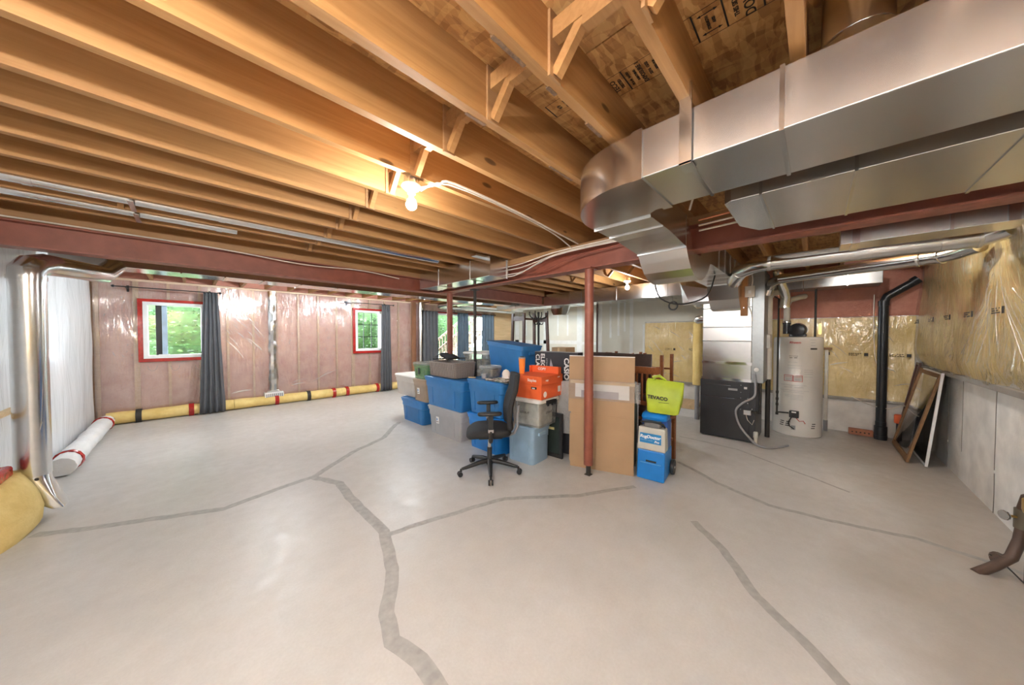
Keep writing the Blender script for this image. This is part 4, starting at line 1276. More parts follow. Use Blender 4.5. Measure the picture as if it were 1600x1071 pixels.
# second row: totes carrying the clear tote and the leaning blue tote
tote(3.19, 3.64, 3.62, 4.30, 0, .47, LGREY, LGREY, 'grey tote behind the pile under the clear tote stack')
tote(3.19, 3.64, 3.62, 4.30, .4705, .47, WGREY, WGREY, 'warm grey tote under the big clear tote')
ct = tote(3.18, 3.64, 3.66, 4.24, .941, .30, CLEARP, WHITEP, 'big clear tote with white lid behind the wicker basket', handle=False, band=False)
G().loft([rrect(.34, .42, .05, .012), rrect(.36, .46, .05, .16)]).build('packed_contents', plain('mixed_goods', (.42, .36, .30), .7, var=.6, vs=14), ct, smooth=40)
tote(3.13, 3.58, 2.80, 3.56, 0, .47, BLUE, BLUE, 'blue tote on the floor behind the cloth covered tote')
tote(3.12, 3.58, 2.80, 3.56, .4705, .46, BLUE, BLUE, 'blue tote under the tilted blue tote')
bt = thing('storage_tote', 'large blue tote tilted up behind the orange carton', 'storage bin', (3.35, 3.21, .9315))
LP = []
for zz, s in ((0., .84), (.40, .97), (.402, 1.), (.44, 1.)):
    LP.append([(p[0], p[1], p[2] + (p[1] * .10 + .0 if zz > .1 else 0)) for p in rrect(.44 * s, .74 * s, .05, zz)])
G().loft(LP).build('body', BLUE, bt, smooth=35)
LP = [[(p[0], p[1], p[2] + p[1] * .10) for p in rrect(.46, .76, .05, zz)] for zz in (.441, .46)]
G().loft(LP).build('rim', BLUE, bt, smooth=35)
for s in (-1, 1):
    G().box(-.08, .08, s * .372 - .01, s * .372 + .01, .34 + s * .04, .38 + s * .04).build('handle', BLUE, bt, bevel=.005)
# small clear tote and clutter on the cloth covered lid
sc_ = tote(2.80, 3.02, 3.10, 3.38, .931, .16, CLEARP, CLEARP, 'small clear tub with dark contents on the cloth covered tote lid', handle=False, band=False)
G().loft([rrect(.14, .18, .03, .01), rrect(.15, .20, .03, .11)]).build('dark_contents', plain('dark_goods', (.15, .12, .10), .7, var=.5, vs=20), sc_, smooth=40)
def floral():
    m, nt, p = _new('floral_cloth')
    v = _coord(nt)
    vo = _n(nt, 'ShaderNodeTexVoronoi'); vo.inputs['Scale'].default_value = 38.
    nt.links.new(v, vo.inputs['Vector'])
    s_ = _n(nt, 'ShaderNodeSeparateColor'); nt.links.new(vo.outputs['Color'], s_.inputs[0])
    nt.links.new(_ramp(nt, s_.outputs[0], [(.0, (.62, .60, .55)), (.45, (.50, .44, .38)), (.62, (.30, .14, .13)), (.8, (.16, .22, .17))]), p.inputs['Base Color'])
    p.inputs['Roughness'].default_value = .9
    return m
FLORAL = floral()
clo = thing('patterned_cloth', 'crumpled floral cloth lying on the blue tote lid', 'cloth', (2.83, 2.82, .931))
G().grid(lin(-.2, .2, 26), lin(-.19, .22, 26), lambda u, v: (u, v, .006 + .028 * max(0, nz(u, v, 1, 9)) + .012 * max(0, nz(u, v, 4, 22)))).build('cloth_sheet', FLORAL, clo, smooth=60, solid=-.004)
G().box(-.2, .2, -.19, .22, 0.0005, .0015).build('cloth_underside', FLORAL, clo)
tis = thing('tissue', 'crumpled white tissue standing on the floral cloth', 'tissue', (2.84, 2.86, .953))
g = G().lathe([(.01, 0), (.055, .004), (.065, .03), (.05, .07), (.03, .10), (.004, .115)], n=14)
g.v = [(v[0] + .025 * nz(*v, 16), v[1] + .03 * nz(v[1], v[0], v[2], 14), v[2]) for v in g.v]
g.build('paper', WHITEP, tis, smooth=30)
cup = thing('tin_cup', 'small grey tin cup standing on the blue tote lid', 'cup', (2.74, 3.17, .931))
G().lathe([(.034, 0), (.036, .062), (.033, .062), (.031, .004)], n=18).build('cup_wall', GREYP, cup, smooth=40)
G().lathe([(.032, .05), (.032, .058)], n=18).build('contents', PALEW, cup, smooth=40)
stk = thing('wooden_stick', 'pale wooden stick lying on the blue tote lid', 'stick', (2.66, 3.33, .931))
G().obox((0, 0, .006), (.02, .10, .012), Matrix.Rotation(.5, 3, 'Z')).build('stick', PALEW, stk)
G().obox((.03, -.01, .005), (.014, .05, .009), Matrix.Rotation(-.4, 3, 'Z')).build('clip', GREYP, stk)

# ------------------------------------------------------------------ black keyboard carton, mirrors, cardboard
kb = thing('keyboard_carton', 'tall black keyboard carton with white lettering standing behind the orange carton', 'box', (3.30, 2.46, 0), .10)
G().box(0, .14, -.36, .28, 0, 1.285).build('carton_body', CARDB, kb, bevel=.004)
G().box(-.0008, .1405, -.361, .281, 1.2855, 1.290).build('carton_top', GREYP, kb)
text('lettering', 'ELECTRIC', .085, PRINTW, kb, frame_m((-.0016, .155, 1.08), (0, 0, -1), (0, -1, 0)), bold=.002)
text('lettering', 'CLAVIER', .085, PRINTW, kb, frame_m((-.0016, .235, 1.09), (0, 0, -1), (0, -1, 0)), bold=.002)
text('lettering', 'KEYBOARD SERIES', .03, GREYPRINT, kb, frame_m((-.0016, .09, 1.08), (0, 0, -1), (0, -1, 0)))
text('lettering', 'CASIO', .095, PRINTW, kb, frame_m((-.0016, -.20, 1.08), (0, 0, -1), (0, -1, 0)), bold=.003)
G().add([(-.0016, .03, 1.20), (-.0016, .06, 1.0), (-.0016, .02, .86), (-.0016, -.02, .86), (-.0016, -.005, 1.1)], [(0, 4, 3, 2, 1)]).build('picture_shape', plain('lilac_print', (.42, .38, .40), .6), kb)
bw = thing('wrapped_mirror', 'mirror in bubble wrap standing behind the cardboard sheet', 'mirror', (3.38, 1.80, 0), math.radians(20))
G().box(-.012, .012, -.38, .30, .02, .98).build('mirror_plate', plain('mirror_back', (.20, .20, .21), .3), bw)
g = G()
for s in (-1, 1):
    g.grid(lin(-.40, .54, 30), lin(.30, .94, 22), lambda u, v: (s * (.03 + .018 * nz(u, v, s, 7)), u, v))
g.build('bubble_wrap', BUBBLE, bw, smooth=180)
bf = thing('picture_frame', 'black frame with yellow strip standing next to the pale blue tote', 'frame', (3.115, 2.40, 0), math.radians(4))
for a_ in ((-.21, -.17, 0, .55), (.15, .19, 0, .55)):
    G().box(0, .03, a_[0], a_[1], 0, .55).build('frame_stile', BLACKP, bf)
G().box(0, .03, -.17, .15, 0, .045).build('frame_rail', BLACKP, bf)
G().box(0, .03, -.17, .15, .505, .55).build('frame_rail', BLACKP, bf)
G().box(.012, .018, -.17, .15, .045, .505).build('dark_pane', plain('dark_glass', (.03, .04, .035), .15), bf)
G().box(-.004, 0, -.10, .10, .34, .37).build('yellow_strip', plain('pale_yellow_strip', (.62, .55, .25), .6), bf)
# cardboard sheet: flattened carton with a wrapped bundle tied across it
ang = math.atan2(-.63, .23)
A = Vector((3.025, 2.015, 0)); B = Vector((3.25, 1.365, 0))
mid = (A + B) / 2; ln = (B - A).length
ca = thing('cardboard_sheet', 'big brown cardboard sheet leaning upright behind the red post', 'cardboard', mid, math.atan2(B.y - A.y, B.x - A.x))
# local x runs along the sheet, local -y faces the camera side
lean = .06
def cs(x0, x1, z0, z1, y0, y1):
    f = lambda z: lean * z
    return G().hexa([(x0, y0 + f(z0), z0), (x1, y0 + f(z0), z0), (x1, y1 + f(z0), z0), (x0, y1 + f(z0), z0), (x0, y0 + f(z1), z1), (x1, y0 + f(z1), z1), (x1, y1 + f(z1), z1), (x0, y1 + f(z1), z1)])
cs(-ln / 2, ln / 2, 0, .62, .03, .05).build('lower_panel', CARD, ca)
cs(-ln / 2 - .03, ln / 2, .621, 1.262, .03, .05).build('upper_panel', CARD, ca)
cs(-ln / 2 - .01, ln / 2 - .01, .06, .60, .024, .030).build('front_flap', CARD, ca)
cs(-ln / 2 - .03, ln / 2, 1.2625, 1.27, .028, .054).build('paper_edge', PRINTW, ca)
wp = thing('wrapped_bundle', 'plastic wrapped white picture bundle tied across the cardboard sheet', 'picture', mid, math.atan2(B.y - A.y, B.x - A.x))
cs(-ln / 2 - .005, ln / 2 + .005, .955, .985, .002, .029).build('pine_batten', PALEW, wp)
cs(-ln / 2 + .05, ln / 2 - .05, .80, .954, .010, .029).build('white_mount', PRINTW, wp)
cs(-ln / 2 + .12, ln / 2 - .16, .80, .88, .0085, .0098).build('picture_print', plain('lilac_grey', (.45, .42, .45), .6), wp)
g = G().grid(lin(-ln / 2 - .06, ln / 2 + .06, 40), lin(.78, 1.0, 8), lambda u, v: (u, -.004 + lean * v + .006 * nz(u, v, 3, 12), v))
g.build('stretch_wrap', WRAP, wp, smooth=180)

# ------------------------------------------------------------------ office chair
hd = math.radians(141)       # heading of the seat front
ch = thing('office_chair', 'black mesh office chair on a five star base with casters', 'chair', (2.30, 2.575, 0), hd)
for k in range(5):
    a = 2 * PI * k / 5 + .30
    c_, s_ = math.cos(a), math.sin(a)
    d = Vector((c_, s_, 0))
    G().tube([d * .02 + Vector((0, 0, .125)), d * .12 + Vector((0, 0, .115)), d * .27 + Vector((0, 0, .085)), d * .315 + Vector((0, 0, .078))], [.030, .026, .019, .015], 8).build('base_leg', BLACKP, ch, smooth=50)
    ca_ = G()
    sd_ = Vector((-s_, c_, 0))
    for q in (-1, 1):
        ca_.lathe([(.004, -.010), (.026, -.009), (.027, 0), (.026, .009), (.004, .010)], d * .335 + sd_ * q * .016 + Vector((0, 0, .0275)), 16, rot_to(sd_))
    w_ = ca_.build('caster_wheel', BLACKP, ch, smooth=40)
    G().tube([d * .322 + Vector((0, 0, .082)), d * .326 + Vector((0, 0, .05))], [.010, .014], 8).build('caster_stem', BLACKP, w_, smooth=50)
G().lathe([(.036, .085), (.036, .15), (.028, .16), (.027, .27)], n=18).build('column_sleeve', BLACKP, ch, smooth=40)
G().lathe([(.018, .27), (.018, .40)], n=16).build('gas_lift', plain('chrome', (.7, .7, .7), .15, 1.), ch, smooth=40)
G().box(-.14, .12, -.075, .075, .375, .425).build('mechanism', BLACKP, ch, bevel=.01)
G().tube([(.05, -.06, .39), (.05, -.20, .385)], .006, 8).build('tilt_lever', BLACKP, ch)
loops = []
for zz, s in ((.425, .80), (.435, .93), (.465, 1.), (.492, .985), (.508, .86), (.512, .4)):
    lp = []
    for k in range(36):
        a = 2 * PI * k / 36
        ex = lambda v: math.copysign(abs(v) ** .62, v)
        x_ = .245 * s * ex(math.cos(a)); y_ = .250 * s * ex(math.sin(a))
        drop = -.045 * max(0, (x_ - .10) / .15) ** 2 - .02 * max(0, (-x_ - .15) / .1) ** 2
        lp.append((x_ + .01, y_, zz + drop))
    loops.append(lp)
G().loft(loops).build('seat', BLACKF, ch, smooth=60)
# backrest: curved shell, lumbar curve
def back_fn(off):
    def fn(u, v):
        k = (v - .50) / .58
        w = .215 * (1 - .25 * max(0, k - .6) ** 1.5 * 2 - .12 * max(0, .25 - k) * 2)
        cx_ = -.215 - .075 * k + .055 * math.sin(PI * min(1, k * 1.4)) * .6
        return (cx_ + .035 * u * u + off, u * w, v)
    return fn
N_u, N_v = lin(-1, 1, 15), lin(.50, 1.085, 18)
g = G().grid(N_u, N_v, back_fn(0))
g.build('backrest', BLACKF, ch, smooth=180, solid=.045)
g = G()
path = [(-.06, 0, .40), (-.20, 0, .405), (-.265, 0, .44), (-.280, 0, .52), (-.275, 0, .64), (-.28, 0, .76)]
for s in (-1, 1):
    g.tube([(p[0] - (.018 if i > 2 else 0), s * (.03 + .025 * i), p[2]) for i, p in enumerate(path)], .015, 8)
g.build('back_bracket', GREYP, ch, smooth=60)
for s in (-1, 1):
    ar = G().tube([(.0, s * .10, .405), (.0, s * .24, .41), (0, s * .275, .44), (0, s * .28, .53)], .022, 8).build('arm_support', BLACKP, ch, smooth=50)
    G().box(-.024, .024, s * .28 - .014, s * .28 + .014, .53, .69).build('arm_post', BLACKP, ar, bevel=.005)
    G().box(-.028, .028, s * .28 - .017, s * .28 + .017, .515, .545).build('arm_sleeve', GREYP, ar, bevel=.004)
    g = G().loft([rrect(.235, .07, .034, .69, 4, .01, s * .28), rrect(.25, .085, .04, .70, 4, .01, s * .28), rrect(.25, .085, .04, .712, 4, .01, s * .28), rrect(.235, .07, .034, .722, 4, .01, s * .28)])
    g.build('arm_pad', BLACKP, ar, smooth=60)

# ------------------------------------------------------------------ carpet cleaner and bag
rg = thing('carpet_cleaner', 'blue upright carpet cleaning machine with grey tank and printed label', 'carpet cleaner', (3.49, 1.235, 0), math.radians(6))
g = G().hexa([(-.185, -.135, .0), (.17, -.135, .02), (.17, .135, .02), (-.185, .135, .0), (-.15, -.135, .30), (.17, -.135, .30), (.17, .135, .30), (-.15, .135, .30)])
g.build('base_shell', BLUE2, rg, bevel=.012)
g = G().hexa([(-.158, -.138, .301), (-.02, -.138, .301), (-.02, .138, .301), (-.158, .138, .301), (-.135, -.130, .535), (-.02, -.130, .535), (-.02, .130, .535), (-.135, .130, .535)])
tk = g.build('recovery_tank', plain('pale_grey_tank', (.50, .49, .44), .35), rg, bevel=.010)
g = G().hexa([(-.019, -.13, .301), (.165, -.13, .301), (.165, .13, .301), (-.019, .13, .301), (-.019, -.13, .60), (.155, -.13, .60), (.155, .13, .60), (-.019, .13, .60)])
g.build('rear_shell', plain('deep_blue_shell', (.03, .10, .36), .35), rg, bevel=.010)
g = G().loft([rrect(.22, .25, .05, .6005, 4, .045, 0), rrect(.24, .26, .06, .63, 4, .04, 0), rrect(.22, .24, .06, .665, 4, .05, 0), rrect(.14, .16, .05, .685, 4, .06, 0)])
g.build('top_cap', BLUE2, rg, smooth=50)
g = G().loft([rrect(.085, .165, .03, .5355, 4, -.085, .0), rrect(.095, .175, .035, .56, 4, -.085, .0), rrect(.07, .16, .03, .60, 4, -.075, .0)])
dm = g.build('tank_dome', plain('smoky_dome', (.16, .155, .15), .12), rg, smooth=50)
G().tube([(-.075, -.115, .545), (-.12, -.11, .585), (-.125, 0, .60), (-.12, .11, .585), (-.075, .115, .545)], .011, 8).build('tank_handle', BLACKP, rg, smooth=60)
# label with lettering, lying on the tank front
xf = lambda z: -.158 + (z - .301) / .234 * .023 - .0025
z0_, z1_ = .375, .475
g = G().add([(xf(z0_), .112, z0_), (xf(z0_), -.098, z0_), (xf(z1_), -.098, z1_), (xf(z1_), .112, z1_)], [(0, 1, 2, 3)])
lab = g.build('label_panel', LABELB, tk)
up = Vector((xf(.475) - xf(.375), 0, .1)).normalized()
text('lettering', 'RugDoctor', .044, PRINTW, tk, frame_m((xf(.44) - .0012, .012, .440), (0, -1, 0), up), bold=.0016, shear=.25)
text('lettering', 'Pro', .032, PRINTW, tk, frame_m((xf(.398) - .0012, -.055, .398), (0, -1, 0), up), bold=.0012, shear=.25)
text('lettering', 'DEEP CARPET CLEANER', .011, LBLUE, tk, frame_m((xf(.402) - .0012, .045, .404), (0, -1, 0), up))
G().box(-.172, -.160, -.055, .045, .185, .20).build('grip_slot', PRINTK, rg)
G().box(-.178, -.160, -.10, .10, .168, .176).build('trim_line', plain('light_blue_line', (.10, .36, .72), .4), rg)
for s in (-1, 1):
    w_ = G().lathe([(.02, -.018), (.078, -.016), (.082, 0), (.078, .016), (.02, .018)], (.12, s * .158, .082), 24, rot_to((0, 1, 0))).build('wheel', BLACKP, rg, smooth=40)
    G().lathe([(.012, -.02), (.012, .02)], (.12, s * .158, .082), 12, rot_to((0, 1, 0))).build('wheel_hub', WHITEP, w_, smooth=40)
G().tube([(.16, -.09, .62), (.20, -.09, .60), (.20, .09, .60), (.16, .09, .62)], .012, 8).build('carry_handle', BLACKP, rg, smooth=60)
bg_ = thing('shopping_bag', 'lime green shopping bag with black lettering sitting on the carpet cleaner', 'bag', (3.50, 1.15, .6855), math.radians(12))
loops = []
for i, (zz, sx_, sy_) in enumerate(((0., .15, .27), (.012, .17, .31), (.09, .18, .33), (.17, .17, .345), (.23, .15, .35), (.29, .10, .36), (.325, .05, .36))):
    lp = []
    for p in rrect(sx_, sy_ * 1.0, min(sx_, sy_) * .16, zz, 5):
        q = Vector(p)
        lp.append((q.x + .03 * nz(q.x, q.y, q.z + 3, 11), q.y + .015 * nz(q.y, q.z, q.x, 9) - .12 * (zz - .1) * .5, q.z + (.05 * nz(q.y, 3, q.x, 14) + .03 * math.sin(q.y * 22 + q.x * 30) if i > 4 else 0)))
    loops.append(lp)
G().loft(loops).build('bag_body', LIME, bg_, smooth=40)
text('lettering', 'TEVACO', .05, PRINTK, bg_, frame_m((-.099, .05, .165), (0, -1, -.08), (.06, 0, 1)), bold=.0018)
G().box(-.0995, -.0985, -.06, .04, .118, .122).build('underline', PRINTK, bg_)
g = G().tube([(-.02, .09, .34), (-.04, .10, .375), (-.03, .04, .39), (-.02, -.02, .345)], [.012, .018, .016, .01], 8)
g.build('bag_handle', LIME, bg_, smooth=40)

# ------------------------------------------------------------------ upended dining furniture behind
def dchair(loc, rz, label, flip):
    t = thing('dining_chair', label, 'chair', loc, rz, 'stacked dining chairs')
    H = .98
    z = (lambda v: H - v) if flip else (lambda v: v)
    def bx(n, x0, x1, y0, y1, a, b, m=CHERRY):
        za, zb_ = sorted((z(a), z(b)))
        return G().box(x0, x1, y0, y1, za, zb_).build(n, m, t, bevel=.003)
    for sy in (-1, 1):
        bx('leg', -.21, -.17, sy * .20 - .02, sy * .20 + .02, 0, .43)
        bx('back_post', .17, .21, sy * .20 - .02, sy * .20 + .02, 0, H)
    bx('seat_rail', -.21, .21, -.22, .22, .43, .46)
    bx('seat', -.22, .20, -.21, .21, .4605, .50, ESPR)
    bx('top_rail', .175, .205, -.18, .18, .90, .97)
    bx('lower_rail', .175, .205, -.18, .18, .58, .62)
    for q in range(5):
        yy = -.13 + q * .065
        bx('slat', .183, .197, yy - .012, yy + .012, .62, .90)
    for sy in (-1, 1):
        bx('stretcher', -.17, .17, sy * .20 - .008, sy * .20 + .008, .20, .225)
    return t
tb = thing('dining_table', 'dark brown dining table carrying upended chairs', 'table', (4.52, 1.98, 0), 0)
G().box(-.46, .42, -.40, .62, .70, .74).build('table_top', ESPR, tb, bevel=.004)
for sx_ in (-1, 1):
    for yy in (-.34, .55):
        G().box(sx_ * .36 - .035, sx_ * .36 + .035, yy - .035, yy + .035, 0, .70).build('leg', ESPR, tb)
G().box(-.36, .36, -.37, -.34, .61, .70).build('apron', ESPR, tb)
G().box(-.38, -.35, -.34, .50, .61, .70).build('apron', ESPR, tb)
dchair((3.93, 1.45, 0), math.radians(172), 'cherry wood dining chair with slatted back standing beside the lime bag', False).scale = (1., 1., 1.17)
dchair((4.60, 1.665, .2605), math.radians(-90), 'cherry wood dining chair upended on the table end facing the furnace', True)
dchair((4.84, 2.20, .2605), math.radians(4), 'cherry wood dining chair upended on the rear edge of the dark table', True)
dchair((4.42, 2.51, .2605), math.radians(90), 'cherry wood dining chair upended on the table end behind the cardboard sheet', True)
tp = thing('table_leaf', 'dark brown table leaf standing on the dark table', 'table leaf', (4.09, 1.92, .7405), math.radians(0))
G().obox((.035, .07, .262), (.028, .96, .52), Matrix.Rotation(.10, 3, 'Y')).build('leaf_panel', ESPR, tp, bevel=.004)
G().obox((.008, .07, .008), (.04, .94, .012)).build('edge_strip', CHERRY, tp)
hr = thing('pendant_hook', 'small red and white clamp standing on the dark table leaf', 'clamp', (4.30, 1.75, .7405))
G().box(-.02, .02, -.03, .03, 0, .40).build('clamp_bar', PRINTR, hr, bevel=.004)
G().box(-.022, .022, -.032, .032, .401, .47).build('clamp_head', WHITEP, hr, bevel=.004)
bin_ = thing('garment_bag', 'dark green rounded bag behind the wrapped mirror', 'bag', (3.47, 1.52, 0))
g = G().lathe([(.06, 0), (.10, .1), (.10, .70), (.075, .86), (.02, .90)], n=18)
g.v = [(v[0] * .8 + .012 * nz(*v, 6), v[1] + .012 * nz(v[2], v[0], v[1], 6), v[2]) for v in g.v]
g.build('bag_body', plain('dark_green_cloth', (.07, .08, .065), .8), bin_, smooth=60)
G().tube([(0, 0, .895), (.02, .02, .93), (0, .04, .92)], .006, 6).build('hook', GREYP, bin_)
# coat stand and tall dark frame
cs_ = thing('coat_stand', 'black coat stand with curved hooks behind the pile', 'coat stand', (5.0, 4.09, 0))
G().lathe([(.025, .06), (.022, 1.95), (.028, 1.97), (.01, 1.99)], n=14).build('pole', BLACKP, cs_, smooth=50)
for k in range(4):
    a = 2 * PI * k / 4 + .35; c_, s_ = math.cos(a), math.sin(a)
    G().tube([(c_ * r_, s_ * r_, z_) for r_, z_ in ((.02, 1.84), (.09, 1.85), (.16, 1.88), (.20, 1.94), (.195, 2.0))], [.016, .014, .013, .012, .014], 8).build('hook', BLACKP, cs_, smooth=60)
    G().tube([(c_ * r_, s_ * r_, z_) for r_, z_ in ((.02, 1.74), (.08, 1.73), (.10, 1.77))], .010, 8).build('small_hook', BLACKP, cs_, smooth=60)
    G().tube([(c_ * .015, s_ * .015, .14), (c_ * .15, s_ * .15, .08), (c_ * .28, s_ * .28, .012)], [.016, .014, .012], 8).build('foot', BLACKP, cs_, smooth=60)
wf_ = thing('wooden_rack', 'tall dark red wooden ladder frame with tapered posts beside the coat stand', 'frame', (5.1, 4.60, 0), math.radians(2))
for x_, ya, yb in ((0, .30, .37), (0, -.02, -.01), (.28, -.08, -.10), (.28, -.42, -.52)):
    G().bar((x_, yb, 0), (x_, ya, 2.0), .055, .045, (1, 0, 0)).build('post', DARKW, wf_)
for z_ in (1.83, 1.0, .4):
    G().box(-.015, .015, .0, .31, z_, z_ + .10).build('rail', DARKW, wf_)
    G().box(.265, .295, -.43, -.09, z_ - .03, z_ + .05).build('rail', DARKW, wf_)
    G().box(0, .28, -.05, -.02, z_ + .02, z_ + .06).build('tie_rail', DARKW, wf_)
bx_ = thing('moving_box', 'small cardboard box stack by the far drywall', 'box', (6.4, 4.45, 0))
G().box(-.3, .3, -.3, .3, 0, .55).build('lower_box', CARD, bx_)
G().box(-.2, .2, -.2, .2, .5505, 1.22).build('upper_box', CARD, bx_)
G().box(-.201, -.2, -.03, .03, .56, 1.21).build('tape', PALEW, bx_)
# white trim boards lying at the utility wall
bd = thing('trim_boards', 'short stack of white boards on the floor left of the furnace', 'boards', (6.72, 1.62, 0))
for q in range(3):
    G().box(-.32, .32, -.06 + .005 * q, .38 - .01 * q, q * .075, q * .075 + .07).build('board', WHITEP if q < 2 else PALEW, bd)
# yellow wrapped pipe left of the furnace
yp = thing('wrapped_pipe', 'yellow insulated pipe standing left of the furnace plenum', 'pipe', (6.35, 1.52, 0))
G().lathe([(.075, .62), (.078, 1.2), (.075, 1.72)], n=16).build('yellow_wrap', YELL, yp, smooth=50)
G().lathe([(.04, .0), (.04, .62)], n=12).build('bare_pipe', GREYP, yp, smooth=50)

# ------------------------------------------------------------------ furnace
fu = thing('furnace', 'charcoal gas furnace with silver plenum above it', 'furnace', (5.79, .922, 0))
FX, FW = -.35, .338          # front plane and half width in local coordinates
G().box(FX, .33, -FW, FW, .012, .845).build('cabinet', FURN, fu, bevel=.006)
G().box(FX - .012, FX, -FW + .07, FW - .005, .02, .60).build('lower_door', FURN, fu, bevel=.004)
G().box(FX - .012, FX, -FW + .07, FW - .005, .606, .83).build('upper_door', FURN, fu, bevel=.004)
G().box(FX - .016, FX - .012, -.10, FW - .06, .596, .604).build('door_seam', GALV, fu)
G().box(FX - .016, FX - .012, -.05, FW - .06, .775, .782).build('door_seam', GALV, fu)
G().box(FX - .014, FX - .012, -.13, -.02, .715, .745).build('rating_label', plain('grey_label', (.40, .40, .39), .5), fu)
G().box(FX - .014, FX - .0, -.24, -.205, .75, .78).build('rating_label', PRINTW, fu)
for yy, z_ in ((-.17, .80), (-.17, .70), (-.17, .62), (-.25, .62), (-.17, .46), (.29, .55), (.04, .50), (-.25, .555), (-.3, .48)):
    G().lathe([(.007, 0), (.006, .004)], (FX - .012, yy, z_), 8, rot_to((-1, 0, 0))).build('screw', GALV, fu)
co = G().box(FX + .02, .31, -FW + .06, FW - .02, .8455, 1.42).build('coil_case', GALV, fu, bevel=.004)
G().box(FX + .012, .318, -FW + .052, FW - .012, .84, .885).build('foil_tape_band', FOIL, fu)
G().box(FX + .013, .316, -FW + .053, FW - .013, 1.085, 1.125).build('foil_tape_band', FOIL, fu)
G().box(FX + .012, .318, -FW + .052, FW - .012, 1.19, 1.198).build('slip_joint', GALV, fu)
pl = G().box(FX + .02, .31, -FW + .06, FW - .02, 1.4205, 2.47).build('supply_plenum', GALVD, fu, bevel=.004)
for z_ in (1.42, 1.62, 1.90):
    G().box(FX + .008, .317, -FW + .053, FW - .013, z_, z_ + .010).build('slip_joint', MATS['grey_label'], fu)
G().box(FX + .014, FX + .02, .10, FW - .03, 1.50, 1.60).build('data_plate', GALVD, fu)
# curved front collar where the trunk lands
g = G().strip([(FX - .36, 2.19), (FX - .25, 2.0), (FX - .12, 1.88), (FX + .0, 1.86)], [(FX - .36, 2.20), (FX - .25, 2.198), (FX - .12, 2.198), (FX + .0, 2.198)], -.165, .19)
g.build('curved_collar', GALVD, fu, smooth=30)
G().hexa([(FX - .02, .19, 2.02), (FX + .019, .19, 1.98), (FX + .019, .60, 1.98), (FX - .02, .50, 2.02), (FX - .02, .19, 2.19), (FX + .019, .19, 2.40), (FX + .019, .66, 2.40), (FX - .02, .62, 2.30)]).build('side_takeoff', GALV, fu)
# right hand side: return drop, darker, set back
G().box(.10, .33, -FW - .10, -FW + .059, .55, 2.42).build('return_drop', FURN, fu) if False else None
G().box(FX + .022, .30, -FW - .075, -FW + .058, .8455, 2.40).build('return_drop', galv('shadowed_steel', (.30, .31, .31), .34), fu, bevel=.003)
G().lathe([(.028, 0), (.028, .015), (.012, .018)], (FX + .02, -FW + .0, 1.03), 16, rot_to((-1, 0, 0))).build('pressure_port', WHITEP, fu, smooth=50)
lf = thing('foil_flex_duct', 'crinkled silver foil flex duct end poking from the plenum', 'duct', (5.95, 1.262, 1.78))
G().tube([(0, 0, 0), (0, .10, -.005), (0, .17, -.02), (0, .20, -.05)], [.075, .08, .07, .04], 16).build('foil_sleeve', FLEX, lf, smooth=35)
G().tube([(0, -.0, 0), (0, .02, 0)], .083, 16).build('collar', GALV, lf, smooth=35)
lf2 = thing('foil_flex_duct', 'bulging foil wrapped elbow between plenum and trunk duct', 'duct', (5.80, 1.262, 2.08))
g = G().lathe([(.03, 0), (.15, .02), (.17, .10), (.12, .20), (.04, .26)], (0, 0, 0), 18, rot_to((0, 1, .25)))
g.v = [(v[0] + .012 * nz(*v, 12), v[1], v[2] + .012 * nz(v[2], v[0], v[1], 12)) for v in g.v]
g.v = [(v[0], max(v[1], .0), v[2]) for v in g.v]
g.build('foil_elbow', FLEX, lf2, smooth=35)
G().lathe([(.09, 0), (.09, .02)], (0, 0, 0), 18, rot_to((0, 1, .25))).build('collar', GALV, lf2, smooth=35)
rb = thing('wire_coil', 'small black coil of wire hanging under the trunk duct', 'wire', (5.96, 1.82, 2.03))
G().tube([(0, .07 * math.cos(a), .07 * math.sin(a)) for a in [2 * PI * k / 20 for k in range(21)]], .014, 8).build('coil', BLACKP, rb, smooth=60)
G().tube([(0, 0, .07), (0, .02, .17)], .004, 6).build('tie', BLACKP, rb)
# mounting board and electrical box before the plenum
mb = thing('mounting_board', 'vertical wooden mounting board hung in front of the plenum', 'board', (5.405, .735, 1.78))
G().box(-.02, .014, -.045, .03, 0, .70).build('board', plain('orange_board', (.42, .19, .065), .6), mb)
G().box(-.022, -.02, -.01, .0, .1, .12).build('nail_head', GALV, mb)
eb = thing('switch_box', 'beige square electrical switch box on the wooden mounting board', 'electrical box', (5.375, .66, 2.03))
G().box(-.03, .0, -.055, .055, 0, .15).build('box', plain('beige_plastic', (.56, .50, .42), .4), eb, bevel=.006)
G().box(-.036, -.03, -.015, .015, .05, .09).build('toggle', WHITEP, eb)
for i, pth in enumerate(([(5.375, .64, 2.18), (5.36, .63, 2.28), (5.38, .66, 2.40), (5.35, .70, 2.49)], [(5.375, .66, 2.03), (5.36, .67, 1.92), (5.38, .645, 1.82), (5.40, .63, 1.70)])):
    cable(pth, .006, ['white cable rising from the beige switch box', 'white cable hanging below the beige switch box'][i])
